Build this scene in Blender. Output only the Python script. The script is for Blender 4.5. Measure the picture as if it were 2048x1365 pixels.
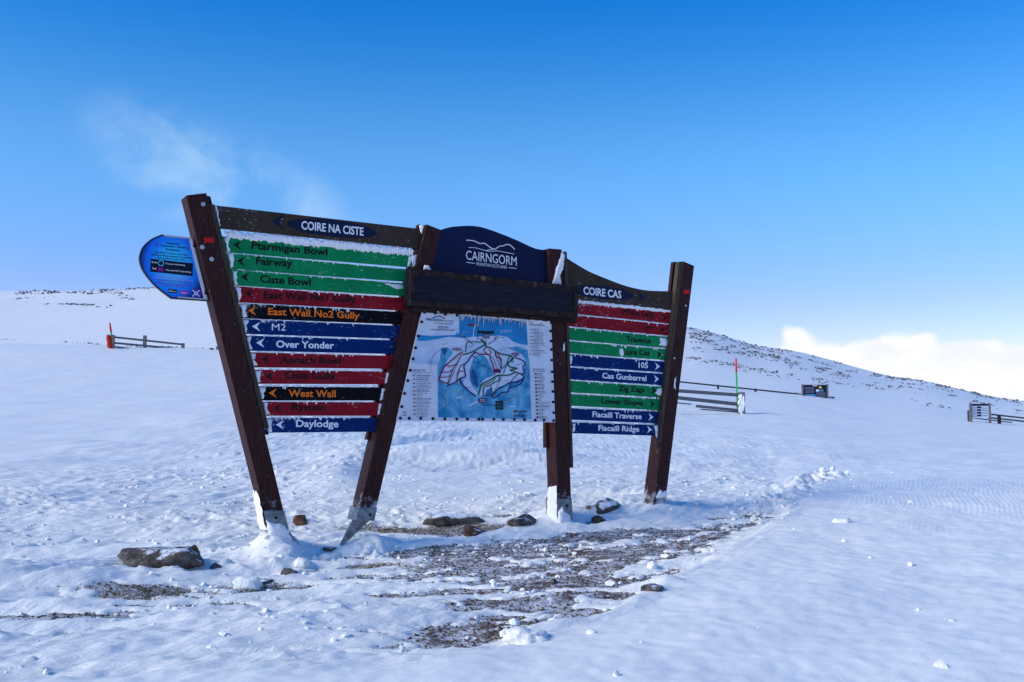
import bpy, bmesh, math, random
import numpy as np
from mathutils import Vector, Matrix
for o in list(bpy.data.objects): bpy.data.objects.remove(o)
S = bpy.context.scene
COL = S.collection
R = math.radians
# ------------------------------------------------------------------ camera
F = 2050.0; CAMZ = 1.6; HOR = 855.0
PITCH = math.atan((HOR-682.5)/F)
cd = bpy.data.cameras.new('camera'); cam = bpy.data.objects.new('camera', cd); COL.objects.link(cam)
cd.sensor_width = 36; cd.lens = 36*F/2048; cd.clip_start = .1; cd.clip_end = 6000
cam.location = (0, 0, CAMZ); cam.rotation_euler = (math.pi/2+PITCH, 0, 0)
S.camera = cam
# ------------------------------------------------------------------ world, sun, exposure
SUN_EL, SUN_AZ = 30.0, -112.0          # azimuth clockwise from the view direction (+Y)
S.view_settings.view_transform = 'Standard'; S.view_settings.look = 'None'
S.view_settings.gamma = 1; S.view_settings.use_curve_mapping = False
S.view_settings.exposure = 1.06
W = bpy.data.worlds.new('World'); S.world = W; W.use_nodes = True
wn, wl = W.node_tree.nodes, W.node_tree.links
for n in list(wn): wn.remove(n)
class NT:
    """small helper for node maths"""
    def __init__(s, nt): s.n, s.l = nt.nodes, nt.links
    def put(s, inp, v):
        if isinstance(v, bpy.types.NodeSocket): s.l.new(v, inp)
        else: inp.default_value = v
    def m(s, op, *a, clamp=False):
        n = s.n.new('ShaderNodeMath'); n.operation = op; n.use_clamp = clamp
        for i, v in enumerate(a): s.put(n.inputs[i], v)
        return n.outputs[0]
    def ss(s, v, lo, hi, a=0., b=1.):
        n = s.n.new('ShaderNodeMapRange'); n.interpolation_type = 'SMOOTHSTEP'
        for i, x in enumerate((v, lo, hi, a, b)): s.put(n.inputs[i], x)
        return n.outputs[0]
    def noise(s, vec, scale, detail=3., rough=.55, dist=0.):
        n = s.n.new('ShaderNodeTexNoise'); s.put(n.inputs['Vector'], vec)
        n.inputs['Scale'].default_value = scale; n.inputs['Detail'].default_value = detail
        n.inputs['Roughness'].default_value = rough; n.inputs['Distortion'].default_value = dist
        return n.outputs[0]
    def mix(s, f, a, b):
        n = s.n.new('ShaderNodeMix'); n.data_type = 'RGBA'
        s.put(n.inputs[0], f)
        for i, v in ((6, a), (7, b)):
            s.put(n.inputs[i], (*v, 1) if isinstance(v, tuple) and len(v) == 3 else v)
        return n.outputs[2]
    def comb(s, x, y, z):
        n = s.n.new('ShaderNodeCombineXYZ')
        for i, v in enumerate((x, y, z)): s.put(n.inputs[i], v)
        return n.outputs[0]
    def sep(s, v):
        n = s.n.new('ShaderNodeSeparateXYZ'); s.put(n.inputs[0], v); return n.outputs
    def scalev(s, v, sx, sy, sz):
        n = s.n.new('ShaderNodeMapping'); s.put(n.inputs[0], v); n.inputs['Scale'].default_value = (sx, sy, sz)
        return n.outputs[0]
    def coord(s, k='Object'):
        return s.n.new('ShaderNodeTexCoord').outputs[k]
    def attr(s, name):
        n = s.n.new('ShaderNodeAttribute'); n.attribute_name = name; return n.outputs['Fac']
    def bump(s, h, strength=.3, dist=.01, normal=None):
        n = s.n.new('ShaderNodeBump'); n.inputs['Strength'].default_value = strength
        n.inputs['Distance'].default_value = dist; s.put(n.inputs['Height'], h)
        if normal: s.l.new(normal, n.inputs['Normal'])
        return n.outputs[0]
w = NT(W.node_tree)
sky = wn.new('ShaderNodeTexSky'); sky.sky_type = 'NISHITA'; sky.sun_disc = False
sky.sun_elevation = R(SUN_EL); sky.sun_rotation = R(SUN_AZ)
sky.altitude = 1000; sky.air_density = 1.0; sky.dust_density = 0.3; sky.ozone_density = 2.0
gm = wn.new('ShaderNodeGamma'); wl.new(sky.outputs[0], gm.inputs[0]); gm.inputs[1].default_value = 1.0
hs = wn.new('ShaderNodeHueSaturation'); wl.new(gm.outputs[0], hs.inputs['Color'])
hs.inputs['Saturation'].default_value = 1.38; hs.inputs['Value'].default_value = 1.0
tint = wn.new('ShaderNodeValToRGB'); wl.new(w.sep(w.coord('Generated'))[2], tint.inputs[0])
tr = tint.color_ramp; tr.interpolation = 'EASE'
tr.elements[0].position = .0; tr.elements[0].color = (.74, .50, .76, 1)
tr.elements[1].position = .42; tr.elements[1].color = (.14, .73, 1.02, 1)
e_ = tr.elements.new(.10); e_.color = (.88, .66, .88, 1)
e_ = tr.elements.new(.25); e_.color = (1., .95, 1., 1)
tm = wn.new('ShaderNodeMix'); tm.data_type = 'RGBA'; tm.blend_type = 'MULTIPLY'; tm.inputs[0].default_value = 1.
wl.new(hs.outputs[0], tm.inputs[6]); wl.new(tint.outputs[0], tm.inputs[7]); SKY = tm.outputs[2]
# clouds: a thin wisp and a low bank of cumulus, fixed in sky directions
dx, dy, dz = w.sep(w.coord('Generated'))
yy = w.m('MAXIMUM', dy, .05)
sx = w.m('DIVIDE', dx, yy); sz = w.m('DIVIDE', dz, yy)
v2 = w.comb(sx, w.m('MULTIPLY', sz, 1.6), 0.)
bank_n = w.noise(v2, 9., 7., .52, .3)
bank_t = w.m('ADD', w.m('MULTIPLY', w.m('SUBTRACT', bank_n, .5), .085), w.ss(sx, .215, .275, .02, .089))
bank = w.m('MULTIPLY', w.ss(w.m('SUBTRACT', bank_t, sz), -.003, .010), w.ss(dy, .1, .3))
wv = w.comb(w.m('ADD', sx, w.m('MULTIPLY', sz, .5)), w.m('SUBTRACT', w.m('MULTIPLY', sz, 1.15), w.m('MULTIPLY', sx, .2)), 3.1)
wisp_n = w.ss(w.noise(wv, 7.5, 9., .6, .5), .40, .70)
ex = w.m('DIVIDE', w.m('ADD', sx, .285), .135); ez = w.m('DIVIDE', w.m('SUBTRACT', w.m('ADD', sz, w.m('MULTIPLY', w.m('ADD', sx, .285), .45)), .238), .062)
wisp = w.m('MULTIPLY', wisp_n, w.ss(w.m('ADD', w.m('MULTIPLY', ex, ex), w.m('MULTIPLY', ez, ez)), .0, 1.6, .85, 0.))
wisp = w.m('MULTIPLY', wisp, w.ss(dy, .1, .3))
CLOUD = (5., 5., 5.05)
c1 = w.mix(w.m('MULTIPLY', wisp, .46), SKY, (3.2, 4.1, 5.0))
c2 = w.mix(bank, c1, w.mix(w.ss(w.noise(v2, 22., 6., .55, .2), .35, .65), (4.4, 4.55, 4.8), CLOUD))
bg = wn.new('ShaderNodeBackground'); wl.new(c2, bg.inputs[0]); bg.inputs[1].default_value = .1
wo = wn.new('ShaderNodeOutputWorld'); wl.new(bg.outputs[0], wo.inputs[0])
sd = bpy.data.lights.new('sun', 'SUN'); so = bpy.data.objects.new('sun', sd); COL.objects.link(so)
sd.energy = 1.5; sd.angle = R(26); sd.color = (1, .94, .82)
sdir = Vector((math.sin(R(SUN_AZ))*math.cos(R(SUN_EL)), math.cos(R(SUN_AZ))*math.cos(R(SUN_EL)), math.sin(R(SUN_EL))))
so.rotation_euler = sdir.to_track_quat('Z', 'Y').to_euler(); so.location = sdir*40

# ------------------------------------------------------------------ helpers
def srgb(r, g, b):
    f = lambda c: (c/255)/12.92 if c/255 <= .04045 else ((c/255+.055)/1.055)**2.4
    return (f(r), f(g), f(b))
def newmat(name):
    m = bpy.data.materials.new(name); m.use_nodes = True
    nt = NT(m.node_tree); b = m.node_tree.nodes['Principled BSDF']; b.inputs['Specular IOR Level'].default_value = .12
    return m, nt, b
def plain(name, c, rough=.6, metal=0., var=0., scale=8.):
    m, t, b = newmat(name)
    if var:
        n = t.noise(t.coord(), scale, 4.)
        t.put(b.inputs['Base Color'], t.mix(t.ss(n, .3, .7), tuple(x*(1-var) for x in c), tuple(min(1, x*(1+var)) for x in c)))
    else: b.inputs['Base Color'].default_value = (*c, 1)
    b.inputs['Roughness'].default_value = rough; b.inputs['Metallic'].default_value = metal
    return m
def mesh(name, vs, fs, mat=None, parent=None, smooth=False, mats=None, midx=None):
    me = bpy.data.meshes.new(name); me.from_pydata([tuple(v) for v in vs], [], fs)
    for m in (mats or [mat]): me.materials.append(m)
    if midx: me.polygons.foreach_set('material_index', midx)
    if smooth: me.polygons.foreach_set('use_smooth', [True]*len(me.polygons))
    me.update()
    o = bpy.data.objects.new(name, me); COL.objects.link(o); o.parent = parent
    return o
def bevel(o, wdt=.006, seg=2):
    b = o.modifiers.new('bevel', 'BEVEL'); b.width = wdt; b.segments = seg; b.limit_method = 'ANGLE'; b.angle_limit = R(40)
def tag(o, label=None, cat=None, group=None, kind=None):
    for k, v in (('label', label), ('category', cat), ('group', group), ('kind', kind)):
        if v: o[k] = v
    return o
def empty(name, loc, rz=0.):
    o = bpy.data.objects.new(name, None); COL.objects.link(o); o.location = loc; o.rotation_euler = (0, 0, rz)
    o.empty_display_size = .2
    return o
class MB:
    def __init__(s): s.v, s.f, s.mi = [], [], []
    def add(s, vs, fs, mi=0):
        b = len(s.v); s.v += [tuple(v) for v in vs]; s.f += [tuple(i+b for i in f) for f in fs]; s.mi += [mi]*len(fs)
    def box(s, a, b, mi=0):
        x0, y0, z0 = a; x1, y1, z1 = b
        s.hexa([(x0,y0,z0),(x1,y0,z0),(x1,y0,z1),(x0,y0,z1)], [(x0,y1,z0),(x1,y1,z0),(x1,y1,z1),(x0,y1,z1)], mi)
    def hexa(s, fr, bk, mi=0):     # front ring (ccw from the front) and back ring
        n = len(fr)
        fs = [tuple(range(n)), tuple(range(2*n-1, n-1, -1))]
        fs += [(i, n+i, n+(i+1) % n, (i+1) % n) for i in range(n)]
        s.add(list(fr)+list(bk), fs, mi)
    def build(s, name, mat, parent=None, smooth=False, mats=None):
        return mesh(name, s.v, s.f, mat, parent, smooth, mats, s.mi if mats else None)

# ---- numpy gradient noise
_rng = np.random.RandomState(7)
_perm = _rng.permutation(512); _perm = np.concatenate([_perm, _perm, _perm])
_ang = _rng.rand(512)*2*np.pi; _gx, _gy = np.cos(_ang), np.sin(_ang)
def pn(x, y):
    xi = np.floor(x).astype(np.int64); yi = np.floor(y).astype(np.int64)
    xf, yf = x-xi, y-yi
    u = xf*xf*xf*(xf*(xf*6-15)+10); v = yf*yf*yf*(yf*(yf*6-15)+10)
    def g(ix, iy, fx, fy):
        h = _perm[(ix & 511)+_perm[iy & 511]]
        return _gx[h]*fx+_gy[h]*fy
    a = g(xi, yi, xf, yf); b = g(xi+1, yi, xf-1, yf); c = g(xi, yi+1, xf, yf-1); d = g(xi+1, yi+1, xf-1, yf-1)
    return ((a*(1-u)+b*u)*(1-v)+(c*(1-u)+d*u)*v)*1.5
def fbm(x, y, o=4, g=.5):
    s = 0; a = 1; t = 0
    for i in range(o):
        s = s+a*pn(x*2**i+17.3*i, y*2**i-9.1*i); t += a; a *= g
    return s/t
def sstep(x, a, b):
    t = np.clip((x-a)/(b-a), 0, 1); return t*t*(3-2*t)

# ------------------------------------------------------------------ terrain
TY = np.array([-1500, -60, 0, 5, 9, 12, 20, 35, 50, 75, 120, 250, 300, 420, 900, 1600.])
TA = np.array([-1.2, -.5, -.25, 0, .18, .25, .38, .5, 1.2])
def zz(py, y): return CAMZ+(HOR-py)/F*y
TZ = np.zeros((len(TY), len(TA)))
rows = {  # screen heights per column for each depth, turned into ground heights
 20: (905, 897, 890, 903, 915, 920, 925, 925, 925),
 35: (805, 800, 800, 850, 865, 868, 880, 888, 890),
 50: (745, 740, 745, 800, 832, 835, 852, 862, 868),
 75: (693, 690, 700, 745, 776, 788, 813, 838, 850),
 120: (735, 735, 728, 735, 768, 775, 805, 826, 835),
 250: (605, 602, 588, 610, 664, 704, 764, 812, 835),
 300: (594, 588, 572, 592, 664, 700, 757, 806, 834),
}
near = {-1500: (-60,)*9, -60: (-3.5,)*9, 0: (.0, 0, 0, 0, 0, .0, .0, 0, 0), 5: (.33, .33, .33, .33, .34, .34, .34, .34, .34),
 9: (.50, .48, .42, .48, .53, .56, .6, .6, .6), 12: (.78, .76, .68, .66, .70, .75, .8, .8, .8),
 420: (30, 30, 32, 30, 18, 14, 6, -2, -6), 900: (-30,)*9, 1600: (-160,)*9}
for i, y in enumerate(TY):
    if y in near: TZ[i] = near[y]
    else: TZ[i] = [zz(p, y) for p in rows[y]]
def herm(x, xs, k):
    """Catmull-Rom weights on uneven knots: index and four weights"""
    i = np.clip(np.searchsorted(xs, x, side='right')-1, 0, len(xs)-2)
    h = xs[i+1]-xs[i]; t = np.clip((x-xs[i])/h, 0, 1)
    return i, h, t
TLY = np.arcsinh(TY/6.0)
def slopes(v, xs):   # limited slopes along axis 0
    d = np.diff(v, axis=0)/np.diff(xs)[:, None]
    m = np.zeros_like(v); m[1:-1] = np.where(d[1:]*d[:-1] > 0, 2*d[1:]*d[:-1]/(d[1:]+d[:-1]+1e-12), 0); m[0] = d[0]; m[-1] = d[-1]
    return m
TM = slopes(TZ, TLY)
def base(x, y):
    x = np.asarray(x, float); y = np.asarray(y, float)
    a = x/np.maximum(y, 7.)
    ly = np.arcsinh(y/6.0)
    i, h, t = herm(ly, TLY, 0)
    ja, ha, ta = herm(np.clip(a, TA[0], TA[-1]), TA, 0)
    ta = ta*ta*(3-2*ta)*.5+ta*.5
    def col(j):
        return (TZ[i, j]*(2*t**3-3*t**2+1)+TZ[i+1, j]*(-2*t**3+3*t**2)+TM[i, j]*h*(t**3-2*t**2+t)+TM[i+1, j]*h*(t**3-t**2))
    return col(ja)*(1-ta)+col(ja+1)*ta
cp, sp = math.cos(PITCH), math.sin(PITCH)
def ray(px, py):
    a = (px-1024)/F; b = (682.5-py)/F
    return np.array([a, cp-b*sp, sp+b*cp])
def ground_pt(px, py, fn=base, y0=3., y1=700., ns=1500):
    d = ray(px, py); d = d/d[1]
    ys = np.exp(np.linspace(math.log(y0), math.log(y1), ns))
    zt = fn(d[0]*ys, ys); zr = CAMZ+d[2]*ys
    k = np.nonzero(zr < zt)[0]
    if len(k) == 0: return None
    k = k[0]
    if k == 0: return (d[0]*ys[0], ys[0], float(zt[0]))
    f0, f1 = zr[k-1]-zt[k-1], zr[k]-zt[k]
    y = ys[k-1]+(ys[k]-ys[k-1])*f0/(f0-f1)
    return (d[0]*y, y, float(fn(np.array([d[0]*y]), np.array([y]))[0]))

# sign plane ------------------------------------------------------------
YAW = R(30); U = np.array([math.cos(YAW), math.sin(YAW), 0]); N = np.array([math.sin(YAW), -math.cos(YAW), 0])
PL0 = np.array([-2.38, 8.8, 0.6])
def L(px, py, off=0.):
    """photo pixel -> sign-local (along, depth, up) on the plane `off` metres in front of the post faces"""
    d = ray(px, py); o = np.array([0, 0, CAMZ])
    q = PL0+N*off
    s = np.dot(q-o, N)/np.dot(d, N)
    p = o+d*s-PL0
    return (float(np.dot(p, U)), -off, float(p[2]))
def wpt(l):
    return PL0+U*l[0]-N*l[1]+np.array([0, 0, l[2]])
post_px = {  # front-face edges: (top-left, bottom-left, top-right, bottom-right)
 1: ((372, 391), (524, 1003), (413, 386), (563, 1003)),
 2: ((853, 448.5), (718, 1022), (882.5, 460), (752, 1022)),
 3: ((1097, 497), (1116, 991), (1124, 499), (1142.5, 991)),
 4: ((1368, 523), (1312, 975), (1389, 532), (1335, 975))}
def ext(p, q, y):
    return (p[0]+(q[0]-p[0])*(y-p[1])/(q[1]-p[1]), y)

# exposed ground: elongated patches given by photo position (centre, half-lengths along / across, angle, strength)
patches = []
def patch(px, py, rx, ry, ang, s):
    g = ground_pt(px, py)
    patches.append((g[0], g[1], rx, ry, R(ang), s))
for p in [(1130, 1105, 1.3, .72, 25, 1.05), (1290, 1075, 1.0, .55, 25, .9), (1450, 1050, .8, .4, 30, .75), (1010, 1150, .95, .42, 12, .95), (900, 1110, .8, .3, 15, .7),
          (880, 1190, .7, .22, 8, 1.0), (1190, 1195, .45, .14, 0, .9), (760, 1112, .85, .2, 25, 1.0), (930, 1060, .6, .22, 25, .95), (690, 1140, .55, .12, 25, .75),
          (960, 1270, .9, .26, 20, .78), (1110, 1235, .65, .2, 18, .75), (860, 1295, .5, .1, 10, .6), (1310, 1150, .35, .14, 30, .85), (1000, 1215, .8, .22, 10, .85), (1150, 1170, .7, .3, 20, .95), (560, 1210, .6, .2, 20, .7), (820, 1150, .7, .2, 18, .8),
          (400, 1190, .85, .24, 22, 1.0), (320, 1215, .45, .08, 18, .8), (260, 1190, .6, .1, 20, .6), (520, 1160, .35, .1, 20, .8), (60, 1130, 1., .26, 18, .8), (180, 1090, .8, .16, 18, .5),
          (60, 1240, .8, .18, 15, .8), (120, 1270, .5, .08, 15, .55), (1050, 1030, .5, .2, 30, .8), (1190, 1010, .4, .2, 30, .75), (620, 1180, .5, .1, 25, .6), (690, 1330, .5, .06, 12, .5), (1200, 1050, .4, .1, 30, .6)]:
    patch(*p)
def exposure(x, y):
    e = np.zeros_like(x)
    for cx, cy, rx, ry, an, s in patches:
        ddx, ddy = x-cx, y-cy
        u = (ddx*math.cos(an)+ddy*math.sin(an))/rx; v = (-ddx*math.sin(an)+ddy*math.cos(an))/ry
        r2 = u*u+v*v
        e = np.maximum(e, s*np.exp(-r2*r2*.35-.25*r2))
    return e
# smooth wind drift to the right of the bare ground: signed distance to its edge line
edge = [ground_pt(*p)[:2] for p in ((560, 1362), (800, 1338), (1010, 1300), (1200, 1250), (1310, 1190), (1420, 1130), (1560, 1045))]
edge = [(edge[0][0]-6, edge[0][1]-.9)]+edge+[(edge[-1][0]+.8, edge[-1][1]+3), (edge[-1][0]+2.2, edge[-1][1]+9)]
def drift_side(x, y):
    best = np.full_like(x, 1e9); sgn = np.zeros_like(x)
    for (ax, ay), (bx, by) in zip(edge[:-1], edge[1:]):
        ux, uy = bx-ax, by-ay; l2 = ux*ux+uy*uy
        t = np.clip(((x-ax)*ux+(y-ay)*uy)/l2, 0, 1)
        ddx, ddy = x-ax-t*ux, y-ay-t*uy
        dist = np.hypot(ddx, ddy); s = np.sign(ux*(y-ay)-uy*(x-ax))
        k = dist < best; best = np.where(k, dist, best); sgn = np.where(k, s, sgn)
    return -best*sgn        # positive on the right / near side
def foot(i):
    tl, bl, tr, br = post_px[i]
    yb = {1: 1085, 2: 1065, 3: 1040, 4: 992}[i]
    a, b = ext(tl, bl, yb), ext(tr, br, yb)
    return wpt(L((a[0]+b[0])/2, yb, -.1))
FEET = {i: foot(i) for i in (1, 2, 3, 4)}
bumps = []   # (x, y, rx, ry, angle, height, sharpness)
def bump_at(px, py, rx, ry, ang, h, sh=1.):
    g = ground_pt(px, py); bumps.append((g[0], g[1], rx, ry, R(ang), h, sh))
bump_at(1330, 1010, .9, .35, 25, .03); bump_at(1200, 1045, .5, .25, 25, .05)
bump_at(770, 1080, .45, .25, 20, .05); bump_at(560, 1120, .5, .22, 20, .03)
bump_at(880, 930, 1.9, 1.2, 20, .26); bump_at(1020, 905, 1.2, .7, 0, .12)
bump_at(80, 1190, .9, .25, 15, .09); bump_at(130, 1080, .8, .4, 15, -.06); bump_at(600, 1290, .9, .3, 12, .05); bump_at(780, 1230, .7, .14, 15, .05)
bump_at(1120, 1205, .35, .12, 25, .05); bump_at(1050, 1285, .28, .16, 10, .06)
bump_at(1380, 950, .5, .3, 40, .13); bump_at(1640, 930, 1.1, .25, 35, .09)
def big(x, y):
    b = base(x, y)
    for cx, cy, rx, ry, an, h, sh in bumps:
        ddx, ddy = x-cx, y-cy
        u = (ddx*math.cos(an)+ddy*math.sin(an))/rx; v = (-ddx*math.sin(an)+ddy*math.cos(an))/ry
        v = np.where(v < 0, v*1.45, v*.6)
        b = b+h*np.exp(-(u*u+v*v)*sh)
    return b
scarp = [ground_pt(*p)[:2] for p in ((655, 1000), (672, 955), (730, 918), (800, 893), (870, 878), (950, 866))]
def scarp_h(x, y):
    best = np.full_like(x, 1e9); sgn = np.zeros_like(x)
    for (ax, ay), (bx, by) in zip(scarp[:-1], scarp[1:]):
        ux, uy = bx-ax, by-ay; t = np.clip(((x-ax)*ux+(y-ay)*uy)/(ux*ux+uy*uy), 0, 1)
        ex_, ey_ = x-ax-t*ux, y-ay-t*uy; dist = np.hypot(ex_, ey_); k = dist < best
        best = np.where(k, dist, best); sgn = np.where(k, np.sign(ux*(y-ay)-uy*(x-ax)), sgn)
    d = -best*sgn
    ylo, yhi = scarp[0][1], scarp[-1][1]
    fade = sstep(y, ylo-.3, ylo+1.)*sstep(y, yhi+.3, yhi-2.)
    return fade*np.where(d < 0, .11*np.exp(d/.9), .11*(1-sstep(d, 0, .55)))
def gravel_h(x, y):
    return big(x, y)+scarp_h(np.asarray(x, float), np.asarray(y, float))+.02*fbm(x*1.7, y*1.7, 3)+.008*fbm(x*9, y*9, 2)
WA = R(50)
def snow_h(x, y, full=False):
    d = np.hypot(x, y)
    nearw = sstep(d, 46, 22)            # fine relief fades where the sheet gets coarse
    midw = sstep(d, 160, 60)
    xw = x*math.cos(WA)+y*math.sin(WA); yw = -x*math.sin(WA)+y*math.cos(WA)
    side = drift_side(x, y)
    calm = np.maximum(sstep(side, -.05, .45)*sstep(d, 30, 12), .85*np.exp(-(((x+.9)/1.7)**2+((y-13.6)/1.5)**2)**2))   # 1 on the smooth drift
    rough = 1-.93*calm
    wob = fbm(xw*.5, yw*.5, 2)
    h = .11*fbm(xw*.35, yw*.8, 3)*midw*(1-.6*calm)
    r1 = 1-np.abs(fbm(xw*.75+wob, yw*3.1+wob*1.5, 3))*2.2
    r2 = 1-np.abs(fbm(xw*2.4+5, yw*9+wob*3, 3))*2.2
    zone = .5+.5*np.clip(fbm(x*.45+3, y*.45, 3)*2.2, -1, 1)
    h = h+nearw*rough*(.052*r1*zone+.017*r2)
    h = h+nearw*rough*(.012*fbm(x*7, y*9, 4, .6)+.010*np.maximum(0, pn(x*13+3, y*16))*zone)
    cl = np.maximum(0, fbm(x*4.5+11, y*6.5, 4, .65)-.08)
    clod_zone = np.clip(sstep(x, .8, -1.6)*sstep(d, 5.5, 7.5)+.35, 0, 1)*sstep(fbm(x*.6+40, y*.6, 2), -.25, .3)
    h = h+nearw*rough*clod_zone*cl*.12
    h = h+nearw*calm*(.009*fbm(xw*.9+8, yw*2.2, 3)+.003*fbm(x*7, y*7, 2))
    # trodden lumpy ridge on the right
    rl = np.exp(-((x-3.3-(y-12.2)*.55)/.28)**2)*sstep(np.abs(y-12.4), 2.6, 1.6)
    h = h+rl*(.05+.22*np.maximum(0, fbm(x*4.5, y*4.5, 3)+.05))
    th = .045+.06*calm+h*.9
    e = exposure(x, y)*(1-sstep(side, -.06, .10))
    th = th-.134*e-e*(.13*fbm(x*4.5+2, y*7, 4, .62)+.20*fbm(x*1.6+7, y*2.9, 3, .6)+.07*fbm(xw*2, yw*9, 2)+.05*pn(x*17, y*21))
    th = np.where(th > 0, th/(1+np.minimum(1, e*1.6)*np.maximum(th, 0)/.028), th)
    lip = np.exp(-((side-.10)/.12)**2)*sstep(exposure(x, y), .05, .3)
    th = th+.03*lip
    # packed drift round each foot
    for i, (rad, hh, ox, oy) in {1: (.18, .26, -.02, -.13), 2: (.2, .15, .10, -.10), 3: (.13, .07, -.02, -.08), 4: (.2, .03, 0, -.05)}.items():
        f = FEET[i]; rr = np.hypot(x-f[0]-ox, (y-f[1]-oy)*.9)
        th = th+hh*np.exp(-(rr/rad*(1+.25*fbm(x*5, y*5+i, 3)))**1.5*.8)*(1+.18*fbm(x*14, y*14, 3))
    if full: return th
    return th
def axis(a, b, step, far, g):
    c = list(np.arange(a, b+1e-6, step)); s = step
    while c[-1] < far: s = min(s*g, 60); c.append(c[-1]+s)
    s = step; lo = []
    v = a
    while v > -far: s = min(s*g, 60); v -= s; lo.append(v)
    return np.array(lo[::-1]+c)
def axis_y():
    c = list(np.arange(4.3, 14.2, .024)); s = .024
    while c[-1] < 1500: s = min(s*1.035, 60); c.append(c[-1]+s)
    s = .03; v = 4.3; lo = []
    while v > -900: s = min(s*1.12, 60); v -= s; lo.append(v)
    return np.array(lo[::-1]+c)
def sheet(name, xs, ys, fn, mat):
    X, Y = np.meshgrid(xs, ys); Z = fn(X.ravel(), Y.ravel())
    nx, ny = len(xs), len(ys)
    co = np.stack([X.ravel(), Y.ravel(), Z], 1).astype(np.float32)
    i = np.arange(nx*ny).reshape(ny, nx)
    q = np.stack([i[:-1, :-1], i[:-1, 1:], i[1:, 1:], i[1:, :-1]], -1).reshape(-1, 4).astype(np.int32)
    me = bpy.data.meshes.new(name); me.vertices.add(len(co)); me.vertices.foreach_set('co', co.ravel())
    me.loops.add(q.size); me.loops.foreach_set('vertex_index', q.ravel())
    me.polygons.add(len(q)); me.polygons.foreach_set('loop_start', np.arange(0, q.size, 4, dtype=np.int32))
    me.polygons.foreach_set('use_smooth', np.ones(len(q), bool))
    me.materials.append(mat); me.update(calc_edges=True); me.validate()
    o = bpy.data.objects.new(name, me); COL.objects.link(o)
    return o
# materials of the ground
M = {}
m, t, b = newmat('snow'); M['snow'] = m
oc = t.coord()
b.inputs['Base Color'].default_value = (.86, .88, .91, 1)
t.put(b.inputs['Base Color'], t.mix(t.ss(t.noise(oc, 1.3, 5.), .35, .7), (.87, .865, .82), (.95, .94, .875)))
b.inputs['Roughness'].default_value = .55; b.inputs['Specular IOR Level'].default_value = .3
ox, oy, oz = t.sep(oc)
grm = t.m('MULTIPLY', t.m('MULTIPLY', t.ss(ox, 3.0, 3.9), t.ss(ox, 8.5, 7.)), t.m('MULTIPLY', t.ss(oy, 8.6, 9.6), t.ss(oy, 15.5, 12.8)))
grm = t.m('MULTIPLY', grm, t.ss(t.noise(oc, .9, 3.), .36, .55))
wavy = t.m('SINE', t.m('MULTIPLY', t.m('ADD', t.m('SUBTRACT', ox, t.m('MULTIPLY', oy, .42)), t.m('MULTIPLY', t.noise(oc, .6, 1.), .35)), 118.))
rot = t.n.new('ShaderNodeMapping'); t.l.new(oc, rot.inputs[0]); rot.inputs['Rotation'].default_value = (0, 0, -R(50))
stk = t.noise(t.scalev(rot.outputs[0], 1.2, 9., 1.), 1.7, 6., .62, .25)
keep = t.ss(t.attr('calm'), 0., 1., 1., .16); keep2 = t.ss(t.attr('calm'), 0., 1., 1., .5)
b0 = t.bump(t.m('MULTIPLY', stk, keep), .75, .03)
b1 = t.bump(t.m('MULTIPLY', wavy, grm), .22, .005, b0)
b2 = t.bump(t.m('MULTIPLY', t.noise(t.scalev(oc, 1., 1.5, 1.), 30., 8., .7), keep2), .55, .014, b1)
b3 = t.bump(t.noise(oc, 190., 3., .6), .3, .004, b2)
t.put(b.inputs['Normal'], b3)
m, t, b = newmat('gravel'); M['gravel'] = m
oc = t.coord()
n1 = t.noise(oc, 60., 5., .7); n2 = t.noise(oc, 9., 4.); n3 = t.noise(t.scalev(oc, 3., 4.5, 3.), 2.2, 6., .72)
c = t.mix(t.ss(n1, .35, .65), (.05, .033, .026), (.21, .142, .11))
c = t.mix(t.m('MULTIPLY', t.ss(n2, .45, .7), .5), c, (.09, .075, .05))
fr = t.m('MAXIMUM', t.ss(t.m('ADD', t.m('MULTIPLY', n1, .5), t.m('MULTIPLY', n3, .6)), .50, .62), t.m('MULTIPLY', t.ss(n3, .40, .62), .6))
c = t.mix(t.m('MULTIPLY', t.ss(t.noise(oc, 1.2, 4., .6), .46, .62), .45), c, (.40, .42, .46))
fr = t.m('MAXIMUM', fr, t.ss(t.m('ADD', t.attr('th'), t.m('MULTIPLY', t.m('SUBTRACT', n1, .5), .09)), -.035, .012))
c = t.mix(t.m('MULTIPLY', fr, .93), c, (.8, .82, .84))
t.put(b.inputs['Base Color'], c); t.put(b.inputs['Roughness'], t.ss(n2, .4, .7, .75, .3))
t.put(b.inputs['Normal'], t.bump(n1, .8, .02))
def snow_full(x, y):
    d = np.hypot(x, y)
    return gravel_h(x, y)+np.where(d < 60, 1, 1)*snow_h(x, y)+sstep(d, 60, 200)*(.5*fbm(x*.03, y*.03, 4)+1.4*sstep(d, 150, 280)*fbm(x*.02+3, y*.02, 4))
snow = sheet('snowfield', axis(-5.6, 6.6, .0245, 1300, 1.05), axis_y(), snow_full, M['snow'])
tag(snow, kind='structure')
_co = np.empty(len(snow.data.vertices)*3, np.float32); snow.data.vertices.foreach_get('co', _co); _co = _co.reshape(-1, 3)
_cm = sstep(drift_side(_co[:, 0].astype(float), _co[:, 1].astype(float)), -.05, .5)*sstep(np.hypot(_co[:, 0], _co[:, 1]), 22, 11)
snow.data.attributes.new('calm', 'FLOAT', 'POINT').data.foreach_set('value', _cm.astype(np.float32))
gxs = np.arange(-4.9, 4.2, .05); gys = np.arange(4.2, 13.5, .05)
gxs = np.arange(-4.9, 4.2, .035); gys = np.arange(4.2, 13.5, .035)
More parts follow.
